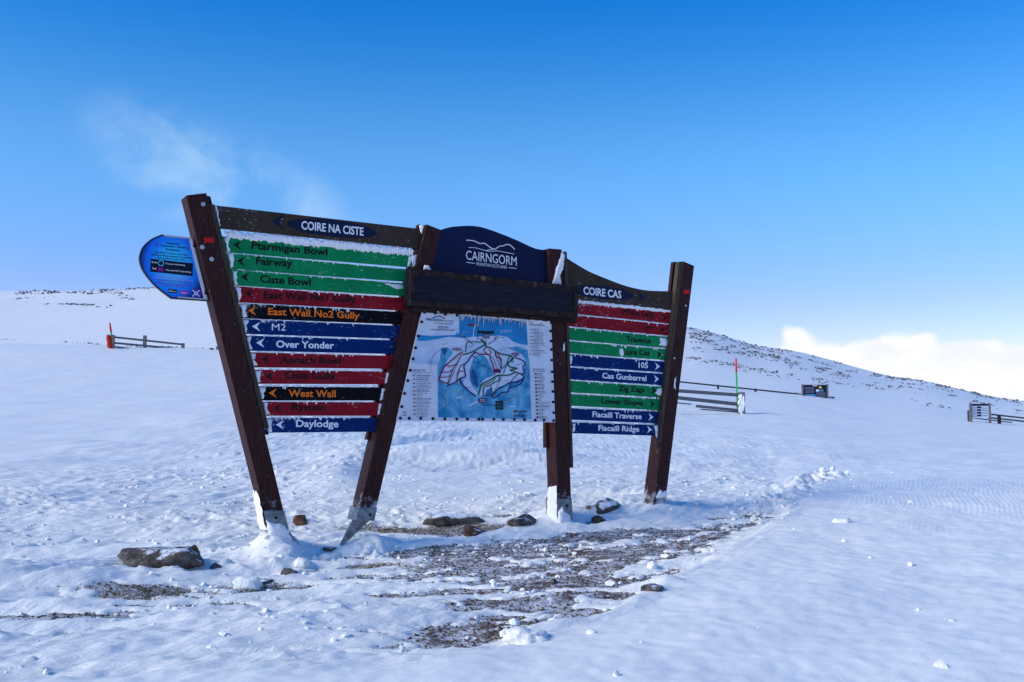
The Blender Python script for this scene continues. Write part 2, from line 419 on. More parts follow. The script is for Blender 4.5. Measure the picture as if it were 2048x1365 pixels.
grav = sheet('gravel_ground', gxs, gys, gravel_h, M['gravel']); tag(grav, kind='structure')
_X, _Y = np.meshgrid(gxs, gys); _A = grav.data.attributes.new('th', 'FLOAT', 'POINT'); _A.data.foreach_set('value', snow_h(_X.ravel(), _Y.ravel()).astype(np.float32))
def surf(x, y):
    x = np.atleast_1d(np.asarray(x, float)); y = np.atleast_1d(np.asarray(y, float))
    return np.maximum(snow_full(x, y), gravel_h(x, y))
def surf1(x, y): return float(surf(x, y)[0])

# ------------------------------------------------------------------ sign materials
m, t, b = newmat('post_wood'); M['post'] = m
oc = t.coord()
g = t.noise(t.scalev(oc, 30., 30., 2.2), 2.5, 6., .65); ch = t.noise(t.scalev(oc, 1., 1., .35), 55., 3., .6); ar = t.noise(oc, 2.2, 3.)
c = t.mix(t.ss(g, .3, .7), (.021, .006, .006), (.056, .019, .016))
c = t.mix(t.ss(t.m('ADD', ch, t.m('MULTIPLY', ar, .22)), .80, .85), c, (.32, .31, .33))
c = t.mix(t.m('MULTIPLY', t.ss(t.m('ADD', t.noise(t.scalev(oc, 40., 40., 1.6), 3., 4., .7), t.m('MULTIPLY', t.noise(oc, 3.1, 3.), .35)), .83, .92), .55), c, (.30, .27, .27))
wz = t.sep(oc)[2]
c = t.mix(t.m('MULTIPLY', t.ss(t.m('ADD', wz, t.m('MULTIPLY', t.m('SUBTRACT', t.noise(oc, 9., 6., .7), .5), 1.1)), .36, .12), .75), c, (.62, .67, .74))
t.put(b.inputs['Base Color'], c); b.inputs['Roughness'].default_value = .55
t.put(b.inputs['Normal'], t.bump(g, .35, .006))
m, t, b = newmat('batten_wood'); M['batten'] = m
oc = t.coord(); g = t.noise(t.scalev(oc, 30., 30., 2.), 2.5, 6., .65)
t.put(b.inputs['Base Color'], t.mix(t.ss(g, .3, .7), (.040, .029, .021), (.095, .072, .052))); b.inputs['Roughness'].default_value = .7
t.put(b.inputs['Normal'], t.bump(g, .3, .005))
def board_mat(name, col, rough=.45):
    m, t, b = newmat(name); b.inputs['Specular IOR Level'].default_value = .05
    oc = t.coord(); rnd = t.n.new('ShaderNodeObjectInfo').outputs['Random']
    vec = t.n.new('ShaderNodeVectorMath'); vec.operation = 'ADD'; t.l.new(oc, vec.inputs[0])
    t.l.new(t.comb(t.m('MULTIPLY', rnd, 40.), 0., t.m('MULTIPLY', rnd, 17.)), vec.inputs[1]); v = vec.outputs[0]
    fine = t.noise(t.scalev(v, 1., 1., 1.6), 26., 6., .7, .6); coarse = t.noise(v, 5., 3.)
    frv = t.attr('fr'); top = t.attr('bv')
    topf = t.m('MULTIPLY', t.m('POWER', t.m('MAXIMUM', top, 0.), 5.), .13)
    s = t.m('ADD', t.m('ADD', t.m('MULTIPLY', fine, .75), t.m('MULTIPLY', coarse, .3)), t.m('ADD', t.m('MULTIPLY', frv, .5), topf))
    mask = t.ss(s, .78, .93)
    base_c = t.mix(t.ss(coarse, .3, .7), tuple(x*.88 for x in col), tuple(x*1.1 for x in col))
    fl_ = t.m('MULTIPLY', t.ss(t.m('ADD', t.noise(t.scalev(v, 1., 1., 5.), 22., 4., .6, .3), t.m('MULTIPLY', coarse, .2)), .76, .82), .6)
    t.put(b.inputs['Base Color'], t.mix(t.m('MAXIMUM', fl_, t.m('MULTIPLY', mask, .88)), base_c, (.75, .79, .83)))
    t.put(b.inputs['Roughness'], t.ss(mask, 0., 1., rough, .8))
    t.put(b.inputs['Normal'], t.bump(t.m('MULTIPLY', mask, s), .5, .006))
    return m
M['green'] = board_mat('green_paint', (.003, .235, .075)); M['red'] = board_mat('red_paint', (.26, .010, .02))
M['blue'] = board_mat('blue_paint', (.0004, .024, .13)); M['black'] = board_mat('black_paint', (.004, .005, .008))
M['header'] = None; HB = board_mat('brown_paint', (.052, .036, .027)); M['navy'] = plain('navy_paint', (.003, .010, .048), .5, 0, .1, 3.)
M['header'] = HB; _t = NT(HB.node_tree); _b = HB.node_tree.nodes['Principled BSDF']; _src = _b.inputs['Base Color'].links[0].from_socket
_oc = _t.coord(); _ch = _t.noise(_t.scalev(_oc, 1., 1., 3.), 26., 3., .6); _ar = _t.noise(_oc, 1.6, 2.)
_t.put(_b.inputs['Base Color'], _t.mix(_t.ss(_t.m('ADD', _ch, _t.m('MULTIPLY', _ar, .3)), .83, .87), _src, (.6, .58, .58)))
M['ink'] = plain('black_lettering', (.006, .006, .008), .5); M['white'] = plain('white_lettering', (.85, .86, .88), .5)
M['orange'] = plain('orange_lettering', (.95, .19, .018), .5, 0, .1, 30.)
M['navyink'] = plain('navy_lettering', (.004, .012, .04), .5)
M['box'] = None
m, t, b = newmat('weathered_display'); M['box'] = m
oc = t.coord(); g = t.noise(t.scalev(oc, 2., 2., 14.), 3., 5.)
t.put(b.inputs['Base Color'], t.mix(t.ss(g, .35, .7), (.008, .010, .018), (.016, .017, .026))); b.inputs['Roughness'].default_value = .6
m, t, b = newmat('rusty_frame'); M['rust'] = m
oc = t.coord(); g = t.noise(oc, 14., 6., .7); g2 = t.noise(oc, 5., 4.)
c = t.mix(t.ss(g, .4, .6), (.014, .011, .014), (.040, .024, .020)); c = t.mix(t.ss(t.m('MULTIPLY', g, g2), .34, .40), c, (.16, .085, .05))
t.put(b.inputs['Base Color'], c); b.inputs['Roughness'].default_value = .75
t.put(b.inputs['Normal'], t.bump(g, .3, .004))
m, t, b = newmat('galvanised_steel'); M['steel'] = m
oc = t.coord(); g = t.noise(oc, 18., 4.)
t.put(b.inputs['Base Color'], t.mix(t.ss(g, .35, .65), (.12, .15, .17), (.24, .28, .31))); b.inputs['Metallic'].default_value = .6; b.inputs['Roughness'].default_value = .5
m, t, b = newmat('snow_crust'); M['crust'] = m
oc = t.coord(); b.inputs['Base Color'].default_value = (.92, .92, .90, 1); b.inputs['Roughness'].default_value = .6
t.put(b.inputs['Normal'], t.bump(t.noise(oc, 60., 5., .65), .5, .01))
m, t, b = newmat('ice'); M['ice'] = m
b.inputs['Base Color'].default_value = (.8, .87, .95, 1); b.inputs['Roughness'].default_value = .12
b.inputs['Transmission Weight'].default_value = .55; b.inputs['IOR'].default_value = 1.31
M['bolt'] = plain('black_bolt', (.008, .008, .01), .4); M['zinc'] = plain('zinc_bolt', (.4, .42, .45), .35, .8)
M['reflector'] = plain('red_reflector', (.55, .012, .012), .25)

# ------------------------------------------------------------------ the big sign
SIGN = empty('ski_trail_signboard', tuple(PL0), YAW)
tag(SIGN, 'large timber ski run signboard with coloured direction boards and a piste map', 'signboard')
def quad_prism(name, pts, off, depth, mat, parent, bev=0., attrs=None):
    fr = [L(x, y, off) for x, y in pts]
    # order given TL,TR,BR,BL -> front face looks towards the camera
    fr = fr[::-1]
    bk = [(p[0], p[1]+depth, p[2]) for p in fr]
    mb = MB(); mb.hexa(fr, bk)
    o = mb.build(name, mat, parent)
    if bev: bevel(o, bev)
    if attrs is not None:
        A = o.data.attributes.new('fr', 'FLOAT', 'POINT'); B = o.data.attributes.new('bv', 'FLOAT', 'POINT')
        fl, frr = attrs; n = len(fr)
        u = [p[0] for p in fr]; z0, z1 = min(p[2] for p in fr), max(p[2] for p in fr)
        for i, v in enumerate(o.data.vertices):
            k = (v.co.x-min(u))/(max(u)-min(u))
            A.data[i].value = fl*(1-k)+frr*k; B.data[i].value = (v.co.z-z0)/(z1-z0)
    return o
def poly_prism(name, pts, off, depth, mat, parent, bev=0.):
    return quad_prism(name, pts, off, depth, mat, parent, bev)
# --- text
_cap = None
_cache = {}
def glyphs(text, bold):
    global _cap
    if 'M' in text: bold = 0.
    k = (text, bold)
    if k in _cache: return _cache[k]
    cu = bpy.data.curves.new('t', 'FONT'); cu.body = text; cu.size = 1; cu.resolution_u = 3; cu.offset = bold
    o = bpy.data.objects.new('t', cu); COL.objects.link(o)
    bpy.context.view_layer.update()
    me = o.evaluated_get(bpy.context.evaluated_depsgraph_get()).to_mesh()
    vs = [(v.co.x, v.co.y) for v in me.vertices]; fs = [tuple(p.vertices) for p in me.polygons]
    o.to_mesh_clear(); bpy.data.objects.remove(o); bpy.data.curves.remove(cu)
    _cache[k] = (vs, fs)
    return vs, fs
CAP = max(v[1] for v in glyphs('H', 0.)[0])
def text_mb(mb, text, A, B, cap, off, conv=L, bold=.012, mi=0):
    vs, fs = glyphs(text, bold)
    x0 = min(v[0] for v in vs); x1 = max(v[0] for v in vs)
    a = np.array(conv(A[0], A[1], off)); bb = np.array(conv(B[0], B[1], off)); h = abs(conv(A[0], A[1]-cap, off)[2]-a[2])
    mb.add([tuple(a+(bb-a)*((x-x0)/(x1-x0))+np.array([0, 0, y/CAP*h])) for x, y in vs], fs, mi)
def text_obj(text, A, B, cap, off, mat, parent, bold=.012, name='lettering'):
    mb = MB(); text_mb(mb, text, A, B, cap, off, L, bold)
    vs, fs = glyphs(text, bold); ws = text.split(' ')
    cuts = [max(v[0] for v in glyphs(' '.join(ws[:j]), bold)[0])+.06 for j in range(1, len(ws))]
    for j in range(len(ws)):
        sel = [f for f in mb.f if sum(vs[f[0]][0] > c for c in cuts) == j]
        ids = sorted({i for f in sel for i in f}); mp_ = {q: n for n, q in enumerate(ids)}
        o = mesh(name, [mb.v[i] for i in ids], [tuple(mp_[i] for i in f) for f in sel], mat, parent)
    return o
def flat(mb, pts, off, conv=L, mi=0):
    vs = [conv(x, y, off) for x, y in pts]
    # make the face look at the camera (local -Y)
    ar = sum(vs[i][0]*vs[(i+1) % len(vs)][2]-vs[(i+1) % len(vs)][0]*vs[i][2] for i in range(len(vs)))
    if ar < 0: vs = vs[::-1]
    mb.add(vs, [tuple(range(len(vs)))], mi)
def ribbon(mb, pts, wd, off, conv=L, mi=0):
    pts = [np.array(p, float) for p in pts]
    lft, rgt = [], []
    for i, p in enumerate(pts):
        d = pts[min(i+1, len(pts)-1)]-pts[max(i-1, 0)]; d = d/(np.linalg.norm(d)+1e-9); n = np.array([-d[1], d[0]])*wd/2
        lft.append(p+n); rgt.append(p-n)
    for i in range(len(pts)-1):
        flat(mb, [lft[i], lft[i+1], rgt[i+1], rgt[i]], off, conv, mi)
def smooth_line(pts, n=5):
    P = [np.array(p, float) for p in pts]; out = []
    for i in range(len(P)-1):
        p0, p1, p2, p3 = P[max(i-1, 0)], P[i], P[i+1], P[min(i+2, len(P)-1)]
        for k in range(n):
            s = k/n
            out.append(.5*((2*p1)+(p2-p0)*s+(2*p0-5*p1+4*p2-p3)*s*s+(3*p1-p0-3*p2+p3)*s**3))
    out.append(P[-1]); return out
rnd = random.Random(5)
# --- lumpy snow pieces stuck on the boards
def blob(mb, pts, off, thick, conv=L, mi=0, jit=1.2, rings=3):
    """domed plate of snow over an outline in the sign plane"""
    P = []
    for i in range(len(pts)):
        a, b_ = np.array(pts[i], float), np.array(pts[(i+1) % len(pts)], float)
        n = max(1, int(np.linalg.norm(b_-a)/4))
        for k in range(n): P.append(a+(b_-a)*k/n+np.array([rnd.uniform(-jit, jit), rnd.uniform(-jit, jit)]))
    c = sum(P)/len(P)
    vs, fs = [], []
    n = len(P)
    for r in range(rings):
        k = r/rings; h = thick*math.sqrt(1-(1-k)**2) if r else -.004
        for p in P:
            q = c+(p-c)*(1-k*.85); vs.append(conv(q[0], q[1], off+h*(rnd.uniform(.75, 1.2) if r else 1)))
    vs.append(conv(c[0], c[1], off+thick))
    s = 1
    l0 = [conv(p[0], p[1], off) for p in P]
    ar = sum(l0[i][0]*l0[(i+1) % n][2]-l0[(i+1) % n][0]*l0[i][2] for i in range(n))
    for r in range(rings-1):
        for i in range(n):
            f = (r*n+i, r*n+(i+1) % n, (r+1)*n+(i+1) % n, (r+1)*n+i); fs.append(f if ar > 0 else f[::-1])
    for i in range(n):
        f = ((rings-1)*n+i, (rings-1)*n+(i+1) % n, rings*n); fs.append(f if ar > 0 else f[::-1])
    mb.add(vs, fs, mi)
def crust_line(mb, A, B, hgt, off, thick, step=4., gaps=.1, conv=L):
    """uneven string of packed snow lying along a board edge from A to B"""
    A, B = np.array(A, float), np.array(B, float); n = max(2, int(np.linalg.norm(B-A)/step))
    prev = None
    for i in range(n+1):
        if rnd.random() < gaps: prev = None; continue
        p = A+(B-A)*i/n; h = hgt*rnd.uniform(.5, 1.25); dn = hgt*rnd.uniform(.1, .6); tk = thick*rnd.uniform(.5, 1.2)
        sec = [conv(p[0], p[1]+dn, off), conv(p[0], p[1]+dn*.5, off+tk), conv(p[0], p[1]-h*.6, off+tk*.9), conv(p[0], p[1]-h, off), conv(p[0], p[1]-h*.6, off-.03), conv(p[0], p[1]+dn*.6, off-.03)]
        if prev is not None:
            mb.add(prev+sec, [(k, k+6, (k+1) % 6+6, (k+1) % 6) for k in range(6)]+[(5, 4, 3, 2, 1, 0), (6, 7, 8, 9, 10, 11)])
        prev = sec
def drips(mb, A, B, n, off, lmin=3, lmax=10):
    for _ in range(n):
        k = rnd.random(); x = A[0]+(B[0]-A[0])*k; y = A[1]+(B[1]-A[1])*k
        l = rnd.uniform(lmin, lmax); wd = rnd.uniform(1., 2.6); sl = rnd.uniform(-.2, .5)
        blob(mb, [(x-wd, y-1), (x+wd, y-1), (x+wd*.8+sl*l*.6, y+l*.6), (x+sl*l, y+l), (x-wd*.6+sl*l*.6, y+l*.55)], off, .006, jit=.4, rings=2)
# --- posts
for i in (1, 2, 3, 4):
    tl, bl, tr, br = post_px[i]
    yb = {1: 1056, 2: 1040, 3: 1046, 4: 1040}[i]
    p = quad_prism('post', [tl, tr, ext(tr, br, yb), ext(tl, bl, yb)], 0., .2, M['post'], SIGN, .008)
    # weathering plates and bolts
def bolt(px, py, r=.014, off=0., parent=None, mat='zinc', name='bolt'):
    c = L(px, py, off); mb = MB(); n = 8
    fr = [(c[0]+r*math.cos(2*math.pi*k/n), c[1]-.008, c[2]+r*math.sin(2*math.pi*k/n)) for k in range(n)]
    bk = [(p[0], c[1]+.004, p[2]) for p in fr]
    mb.hexa(fr, bk); return mb.build(name, M[mat], parent)
for q in ((406, 409), (404, 495), (423, 519), (1371, 612), (1348, 717)): bolt(*q, r=.02 if q[0] < 500 else .012, parent=SIGN)
quad_prism('reflector', [(407.5, 475.5), (427, 476), (427.5, 486), (408.5, 485.5)], .004, .006, M['reflector'], SIGN)
quad_prism('reflector', [(1368, 580), (1379, 580), (1378.5, 588), (1367.5, 588)], .004, .006, M['reflector'], SIGN)
# battens that clamp the boards (front and back of the board line)
def batten(tl, tr, br, bl, off, depth): quad_prism('batten', [tl, tr, br, bl], off, depth, M['batten'], SIGN, .004)
batten((418, 408), (429, 409), (538.5, 857), (528, 857), -.02, .05)
quad_prism('batten', [(409, 391), (421, 393), (538, 870), (526, 870)], -.13, .06, M['post'], SIGN, .004)
quad_prism('batten', [(837, 449), (856, 452), (748, 880), (733, 880)], -.13, .06, M['post'], SIGN, .004)
batten((1128, 503), (1134, 504), (1147, 936), (1141, 936), -.03, .05)
quad_prism('batten', [(1090, 505), (1098, 505), (1108, 896), (1092, 896)], -.13, .06, M['post'], SIGN, .004)
batten((1358, 524), (1368, 523), (1325, 886), (1316, 888), -.005, .06)
quad_prism('batten', [(1347, 524), (1357, 524), (1318, 880), (1309, 880)], -.14, .05, M['post'], SIGN, .004)
# steel shoes
def shoe(i, y0, y1, tip=None):
    tl, bl, tr, br = post_px[i]
    e = 1.5
    a, b_, c, d = ext(tl, bl, y0), ext(tr, br, y0), ext(tr, br, y1), ext(tl, bl, y1)
    fr = [L(d[0]-e, d[1], .012), L(c[0]+e, c[1], .012), L(b_[0]+e, b_[1], .012), L(a[0]-e, a[1], .012)]
    bk = [(p[0], .212, p[2]) for p in fr]
    mb = MB(); mb.hexa(fr, bk); s = mb.build('steel_shoe', M['steel'], SIGN); bevel(s, .004)
    bolt((a[0]+b_[0])/2+4, y0+14, .012, .014, s, 'bolt')
    if tip:
        t0 = L(tip[0], tip[1], -.02)
        mid = MB()
        for yo in (.06,):
            q = [(fr[0][0], yo, fr[0][2]+.01), (fr[1][0], yo, fr[1][2]+.01), (t0[0]+.012, yo, t0[2]), (t0[0]-.012, yo, t0[2])]
            if tip[0] > a[0]+40: q = [q[0], q[3], q[2], q[1]]
            else: q = [q[0], q[3], q[2], q[1]]
            mid.hexa(q, [(p[0], p[1]+.012, p[2]) for p in q])
        mid.build('steel_fin', M['steel'], s)
shoe(1, 1022, 1060, (622, 1118)); shoe(2, 1016, 1042, (683, 1096)); shoe(3, 998, 1052, (1128, 1075))
# --- direction boards
ROWS_L = [('Ptarmigan Bowl', 'green', 'ink', (455, 474, 504.6), (824, 511, 535), (503, 497.4), (655, 511.4), (466, 489.6)),
 ('Fairway', 'green', 'ink', (462, 506.7, 538.5), (817, 539, 564), (512, 529), (585, 534), (473, 522)),
 ('Ciste Bowl', 'green', 'ink', (470, 540, 571), (809, 567, 592.5), (520, 565), (621.5, 572), (482, 554)),
 ('East Wall No1 Gully', 'red', 'ink', (477, 573, 605), (807, 596, 621.5), (527.7, 597), (711.5, 605.7), (489.7, 586.7)),
 ('East Wall No2 Gully', 'black', 'orange', (486, 607, 637), (802, 624, 649), (536, 629.7), (719, 638), (496, 621.5)),
 ('M2', 'blue', 'white', (491, 638.5, 668), (799, 652, 678), (543.5, 661), (571.5, 662), (503.8, 653.3)),
 ('Over Yonder', 'blue', 'white', (498, 671.5, 701.6), (793, 681, 708.5), (552, 695), (668, 697.8), (512.4, 686)),
 ('Aonach Bowl', 'red', 'ink', (506, 705, 735), (785, 712, 738), (560, 726.8), (681.7, 728), (522.7, 719)),
 ('Ciste Gully', 'red', 'ink', (514.5, 739.5, 768), (779, 743.5, 769), (568, 757.5), (671, 759), (531, 753)),
 ('West Wall', 'black', 'orange', (523, 773, 801.5), (770, 775, 801.5), (576.8, 793.6), (671.4, 794.5), (537, 786.5)),
 ('Ryvoan', 'red', 'ink', (531, 804, 832), (764, 805, 832), (584, 821), (650, 822), (546.8, 817)),
 ('Daylodge', 'blue', 'white', (538, 836, 866), (753, 836, 864), (592, 854), (677, 854.6), (551.5, 850))]
ROWS_R = [('White Lady', 'red', 'ink', (1136, 604, 626), (1344, 626, 647.7), (1242.7, 628.6), (1310, 635), (1333.7, 636)),
 ('M1', 'red', 'ink', (1136, 629, 652.3), (1343, 650, 672.6), (1291, 662), (1306, 663.5), (1329.4, 659.8)),
 ('Traverse', 'green', 'ink', (1137, 655, 679.5), (1341, 674.5, 697.5), (1252.7, 683.4), (1302, 687.5), (1327, 685)),
 ('Coire Cas', 'green', 'ink', (1138, 682.5, 706), (1339, 699, 721), (1241, 709), (1299.4, 711.4), (1323.3, 709.5)),
 ('105', 'blue', 'white', (1139, 708.5, 732), (1335, 724, 745.5), (1277.3, 735.6), (1296, 736.7), (1320, 733.7)),
 ('Cas Gunbarrel', 'blue', 'white', (1140, 735, 759), (1331, 748.5, 771), (1204.8, 756.6), (1293, 762.5), (1318, 758.7)),
 ('Zig Zags', 'green', 'ink', (1141, 761.5, 785), (1328, 774, 795.5), (1237.3, 782.7), (1289, 784.8), (1312.8, 781.6)),
 ('Lower Slopes', 'green', 'ink', (1142, 788, 812), (1324, 798.5, 821), (1203.5, 807.4), (1286, 811.4), (1310.4, 809)),
 ('Fiacaill Traverse', 'blue', 'white', (1143, 816.5, 840), (1320, 824, 847.5), (1185, 834), (1283.5, 838.8), (1307, 834.8)),
 ('Fiacaill Ridge', 'blue', 'white', (1145, 844.5, 867), (1314, 850.5, 872), (1197, 861.4), (1278.5, 863.8), (1304, 859.7))]
BO = -.06
def arrow(parent, tip, s, wd, ht, off, mat, slope=0.):
    x, y = tip; d = -s        # s=-1 points left
    mb = MB()
    up = [(x, y), (x+d*wd, y-ht/2+slope*d*wd), (x+d*wd*.62, y+slope*d*wd*.6)]; dn = [(x, y), (x+d*wd*.62, y+slope*d*wd*.6), (x+d*wd, y+ht/2+slope*d*wd)]
    flat(mb, up, off); flat(mb, dn, off)
    return mb.build('arrow', mat, parent)
def extend(a, b_, xl, xr):
    (x0, t0, b0), (x1, t1, b1) = a, b_
    f = lambda x, p, q: p+(q-p)*(x-x0)/(x1-x0)
    return [(xl, f(xl, t0, t1)), (xr, f(xr, t0, t1)), (xr, f(xr, b0, b1)), (xl, f(xl, b0, b1))]
for k, (txt, col, ink, a, b_, A, B, tip) in enumerate(ROWS_L):
    q = extend(a, b_, a[0]-12, b_[0]+2)
    fl = {0: .34, 4: .42, 5: .44, 6: .36, 11: .46, 8: .34, 9: .36}.get(k, .3)
    bd = quad_prism('direction_board', q, BO, .028, M[col], SIGN, .002, (fl, -.08 if k > 2 else -.05))
    bd['label'] = f'{col} direction board reading {txt} with an arrow pointing left'
    text_obj(txt, A, B, 14.2 if k < 4 else 13.4, BO+.003, M[ink], bd, .024)
    arrow(bd, tip, -1, 16.5, 19, BO+.003, M[ink], (b_[1]-a[1])/(b_[0]-a[0]))
    mb = MB()
    x0 = a[0]-3
    # packed snow in the joint above, at the left end and small runs of ice
    jt = (q[0][1]+(q[1][1]-q[0][1])*.0)
    if k:
        pr = ROWS_L[k-1]
        gL = a[1]-pr[3][2]; gR = b_[1]-pr[4][2]
        crust_line(mb, (a[0]+2, a[1]-.3), (b_[0]-14, q[1][1]-.6), max(1.5, gL*.6), BO-.002, .008, 3.5, .13)
    drips(mb, (a[0]+25, a[1]+1), (a[0]+(b_[0]-a[0])*(.75 if k > 2 else .9), a[1]+(b_[1]-a[1])*(.75 if k > 2 else .9)), rnd.randint(7, 14) if k not in (9,) else 3, BO+.002, 2.5, 9 if k in (3, 4, 5) else 6)
    blob(mb, [(x0-3, a[1]+1), (x0+rnd.uniform(7, 13), a[1]+2), (x0+rnd.uniform(4, 10), (a[1]+a[2])/2), (x0+rnd.uniform(6, 15), a[2]-2), (x0+2, a[2]-.5)], BO, .014, jit=1.6)
    if k in (0, 8, 9, 10):
        xr = b_[0]-1
        blob(mb, [(xr-5, b_[1]+2), (xr+2, b_[1]+1), (xr-3, b_[2]-1), (xr-9, b_[2])], BO, .015, jit=1.)
    if k == 2: blob(mb, [(768, 567), (806, 570), (809, 577), (795, 580)], BO, .016, jit=.8)
    tag(mb.build('snow_crust', M['crust'], bd, True), kind='stuff')
for k, (txt, col, ink, a, b_, A, B, tip) in enumerate(ROWS_R):
    q = extend(a, b_, a[0]-3, b_[0]+9)
    f0, f1 = {0: (.5, -.1), 1: (.48, -.12), 2: (.2, .1), 9: (.34, .1), 4: (.26, -.05)}.get(k, (.12, 0.))
    bd = quad_prism('direction_board', q, BO, .028, M[col], SIGN, .002, (f0, f1))
    bd['label'] = f'{col} direction board reading {txt} with an arrow pointing right'
    text_obj(txt, A, B, 10.6, BO+.003, M[ink], bd, .022)
    if k != 2: arrow(bd, tip, 1, 10, 15.5, BO+.003, M[ink], (b_[1]-a[1])/(b_[0]-a[0]))
    mb = MB()
    if k: crust_line(mb, (a[0]+4, a[1]-.3+(.1*4)), (b_[0]-6, b_[1]-.9), 2.2, BO-.002, .008, 3.2, .10)
    sl = (b_[1]-a[1])/(b_[0]-a[0])
    drips(mb, (a[0]+8, a[1]+1), (b_[0]-20, b_[1]-1), 12 if k in (2, 3, 4) else 5, BO+.002, 2, 6)
    if k == 2:
        blob(mb, [(1318, 676), (1332, 676), (1340, 684), (1339, 694), (1328, 693), (1317, 691), (1321, 684)], BO, .016, jit=1.2)
    if k == 6: blob(mb, [(1316, 776), (1329, 775), (1331, 793), (1318, 793), (1309, 786)], BO, .018, jit=1.2)
    if k == 9: blob(mb, [(1308, 852), (1319, 850), (1317, 872), (1315, 887), (1312, 874)], BO+.01, .018, jit=.8)
    if k in (4, 9): blob(mb, [(a[0], a[1]+1), (a[0]+6, a[1]+3), (a[0]+5, a[2]-4), (a[0], a[2]-1)], BO, .012, jit=.8)
    if k == 3: blob(mb, [(1240, 697), (1246, 697), (1248, 709), (1243, 713), (1239, 708)], BO+.004, .008, jit=.8)
    tag(mb.build('snow_crust', M['crust'], bd, True), kind='stuff')
# --- header boards
hd = quad_prism('header_board', [(422, 410), (848, 459), (843, 498), (432, 456)], -.055, .035, M['header'], SIGN, .003, (.27, .02))
hd['label'] = 'brown header board reading COIRE NA CISTE with an arrow pointing left'
def ellipse(c, rx, ry, sl, n=36): return [(c[0]+rx*math.cos(2*math.pi*k/n), c[1]+ry*math.sin(2*math.pi*k/n)+sl*rx*math.cos(2*math.pi*k/n)) for k in range(n)]
mb = MB(); flat(mb, ellipse((663.7, 457), 90, 16.5, .105), -.0535); mb.build('name_oval', M['navyink'], hd)
text_obj('COIRE NA CISTE', (602.7, 458.5), (727, 471.5), 16, -.051, M['white'], hd, .022)
arrow(hd, (543, 442.5), -1, 24.5, 30, -.0535, M['navyink'], .11)
mb = MB()
crust_line(mb, (452, 472), (826, 508.5), 12.5, -.062, .012, 5., .0)
crust_line(mb, (448, 465), (828, 504), 5., -.062, .010, 4., .12)
blob(mb, [(428, 413), (434, 414), (441, 452), (433, 452)], -.05, .012)
blob(mb, [(822, 512), (835, 510), (832, 533), (825, 533)], -.05, .02)
blob(mb, [(838, 452), (849, 450), (846, 462), (843, 470)], -.04, .02, jit=.8)
tag(mb.build('snow_crust', M['crust'], hd, True), kind='stuff')
top = smooth_line([(1128, 513), (1154.7, 530), (1179.6, 544), (1213, 558), (1246, 570.5), (1279, 579), (1304, 582), (1345, 583)], 4)
o = poly_prism('header_board', [tuple(p) for p in top]+[(1350, 621), (1128, 597)], -.055, .035, M['header'], SIGN)
o['label'] = 'brown curved header board reading COIRE CAS with an arrow pointing right'
for nm in ('fr', 'bv'): o.data.attributes.new(nm, 'FLOAT', 'POINT')
mb = MB(); flat(mb, ellipse((1204.5, 585), 63, 13.5, .115), -.0535); mb.build('name_oval', M['navyink'], o)
text_obj('COIRE CAS', (1167, 588.5), (1242.7, 597), 14.5, -.051, M['white'], o, .022)
arrow(o, (1290, 594.6), 1, 16, 22, -.0535, M['navyink'], .09)
mb = MB(); crust_line(mb, (1150, 603.5), (1342, 624.5), 6.5, -.062, .012, 4.5, .03); tag(mb.build('snow_crust', M['crust'], o, True), kind='stuff')
# --- navy name board in the middle
Z4 = lambda x, y, off: L(780+x/5.12, 430+y/5.12, off)
top = smooth_line([(876, 462), (897, 455.4), (916.7, 452.9), (936, 451.9), (955.8, 453.4), (975, 458.3), (1004.6, 469), (1034, 481), (1063, 494.5), (1079, 499.3), (1102, 501)], 4)
nb = poly_prism('name_board', [tuple(p) for p in top]+[(1102, 575), (850, 552)], -.05, .04, M['navy'], SIGN)
nb['label'] = 'navy arched name board with white mountain outline and lettering'
for pts, wd, of in (([(780,260),(850,265),(890,280),(925,295),(965,292),(1000,315),(1035,340),(1075,352),(1100,335),(1130,320),(1160,318),(1185,307),(1215,305),(1245,322),(1278,355)], 8.5, -.047), ([(1075, 352), (1010, 360), (970, 368)], 6, -.0465),
                    ([(805,335),(880,340),(960,362),(1020,375),(1100,370),(1180,385),(1270,402)], 5, -.0475)):
    mb = MB(); ribbon(mb, smooth_line(pts), wd, of, Z4); mb.build('mountain_outline', M['white'], nb)
for pts in ([(782, 487), (868, 497)], [(1213, 541), (1296, 550)]):
    mb = MB(); ribbon(mb, pts, 6, -.047, Z4); mb.build('dash', M['white'], nb)
mb = MB(); text_mb(mb, 'CAIRNGORM', (778, 457), (1297, 522), 92, -.047, Z4, .018); text_mb(mb, 'MOUNTAIN SCOTLAND', (885, 517), (1197, 554), 32, -.047, Z4, .018)
mb.build('lettering', M['white'], nb)
# --- dark display box in front of the middle posts
FO = .12
bx = MB()
qT = [(821, 536.5), (1158, 573), (1156, 637), (819, 611.5)]
fr = [L(x, y, FO) for x, y in qT][::-1]
dbox = MB(); dbox.hexa([(p[0], -FO+.015, p[2]) for p in fr], [(p[0], -.002, p[2]) for p in fr])
db = dbox.build('display_box', M['box'], SIGN); bevel(db, .004)
db['label'] = 'blank dark display box with a rusty frame across the middle posts'
BLc, BRc, TRc, TLc = [np.array(p) for p in fr]
def frame_bar(p, q, r, s):
    mb = MB(); f = [tuple(x) for x in (p, q, r, s)]; mb.hexa(f, [(x[0], x[1]+.02, x[2]) for x in f]); e = mb.build('frame_bar', M['rust'], db); bevel(e, .003)
tH = np.array([0, 0, .055]); tW = (BRc-BLc)/np.linalg.norm(BRc-BLc)*.05
frame_bar(TLc-tH, TRc-tH, TRc, TLc); frame_bar(BLc, BRc, BRc+tH, BLc+tH)
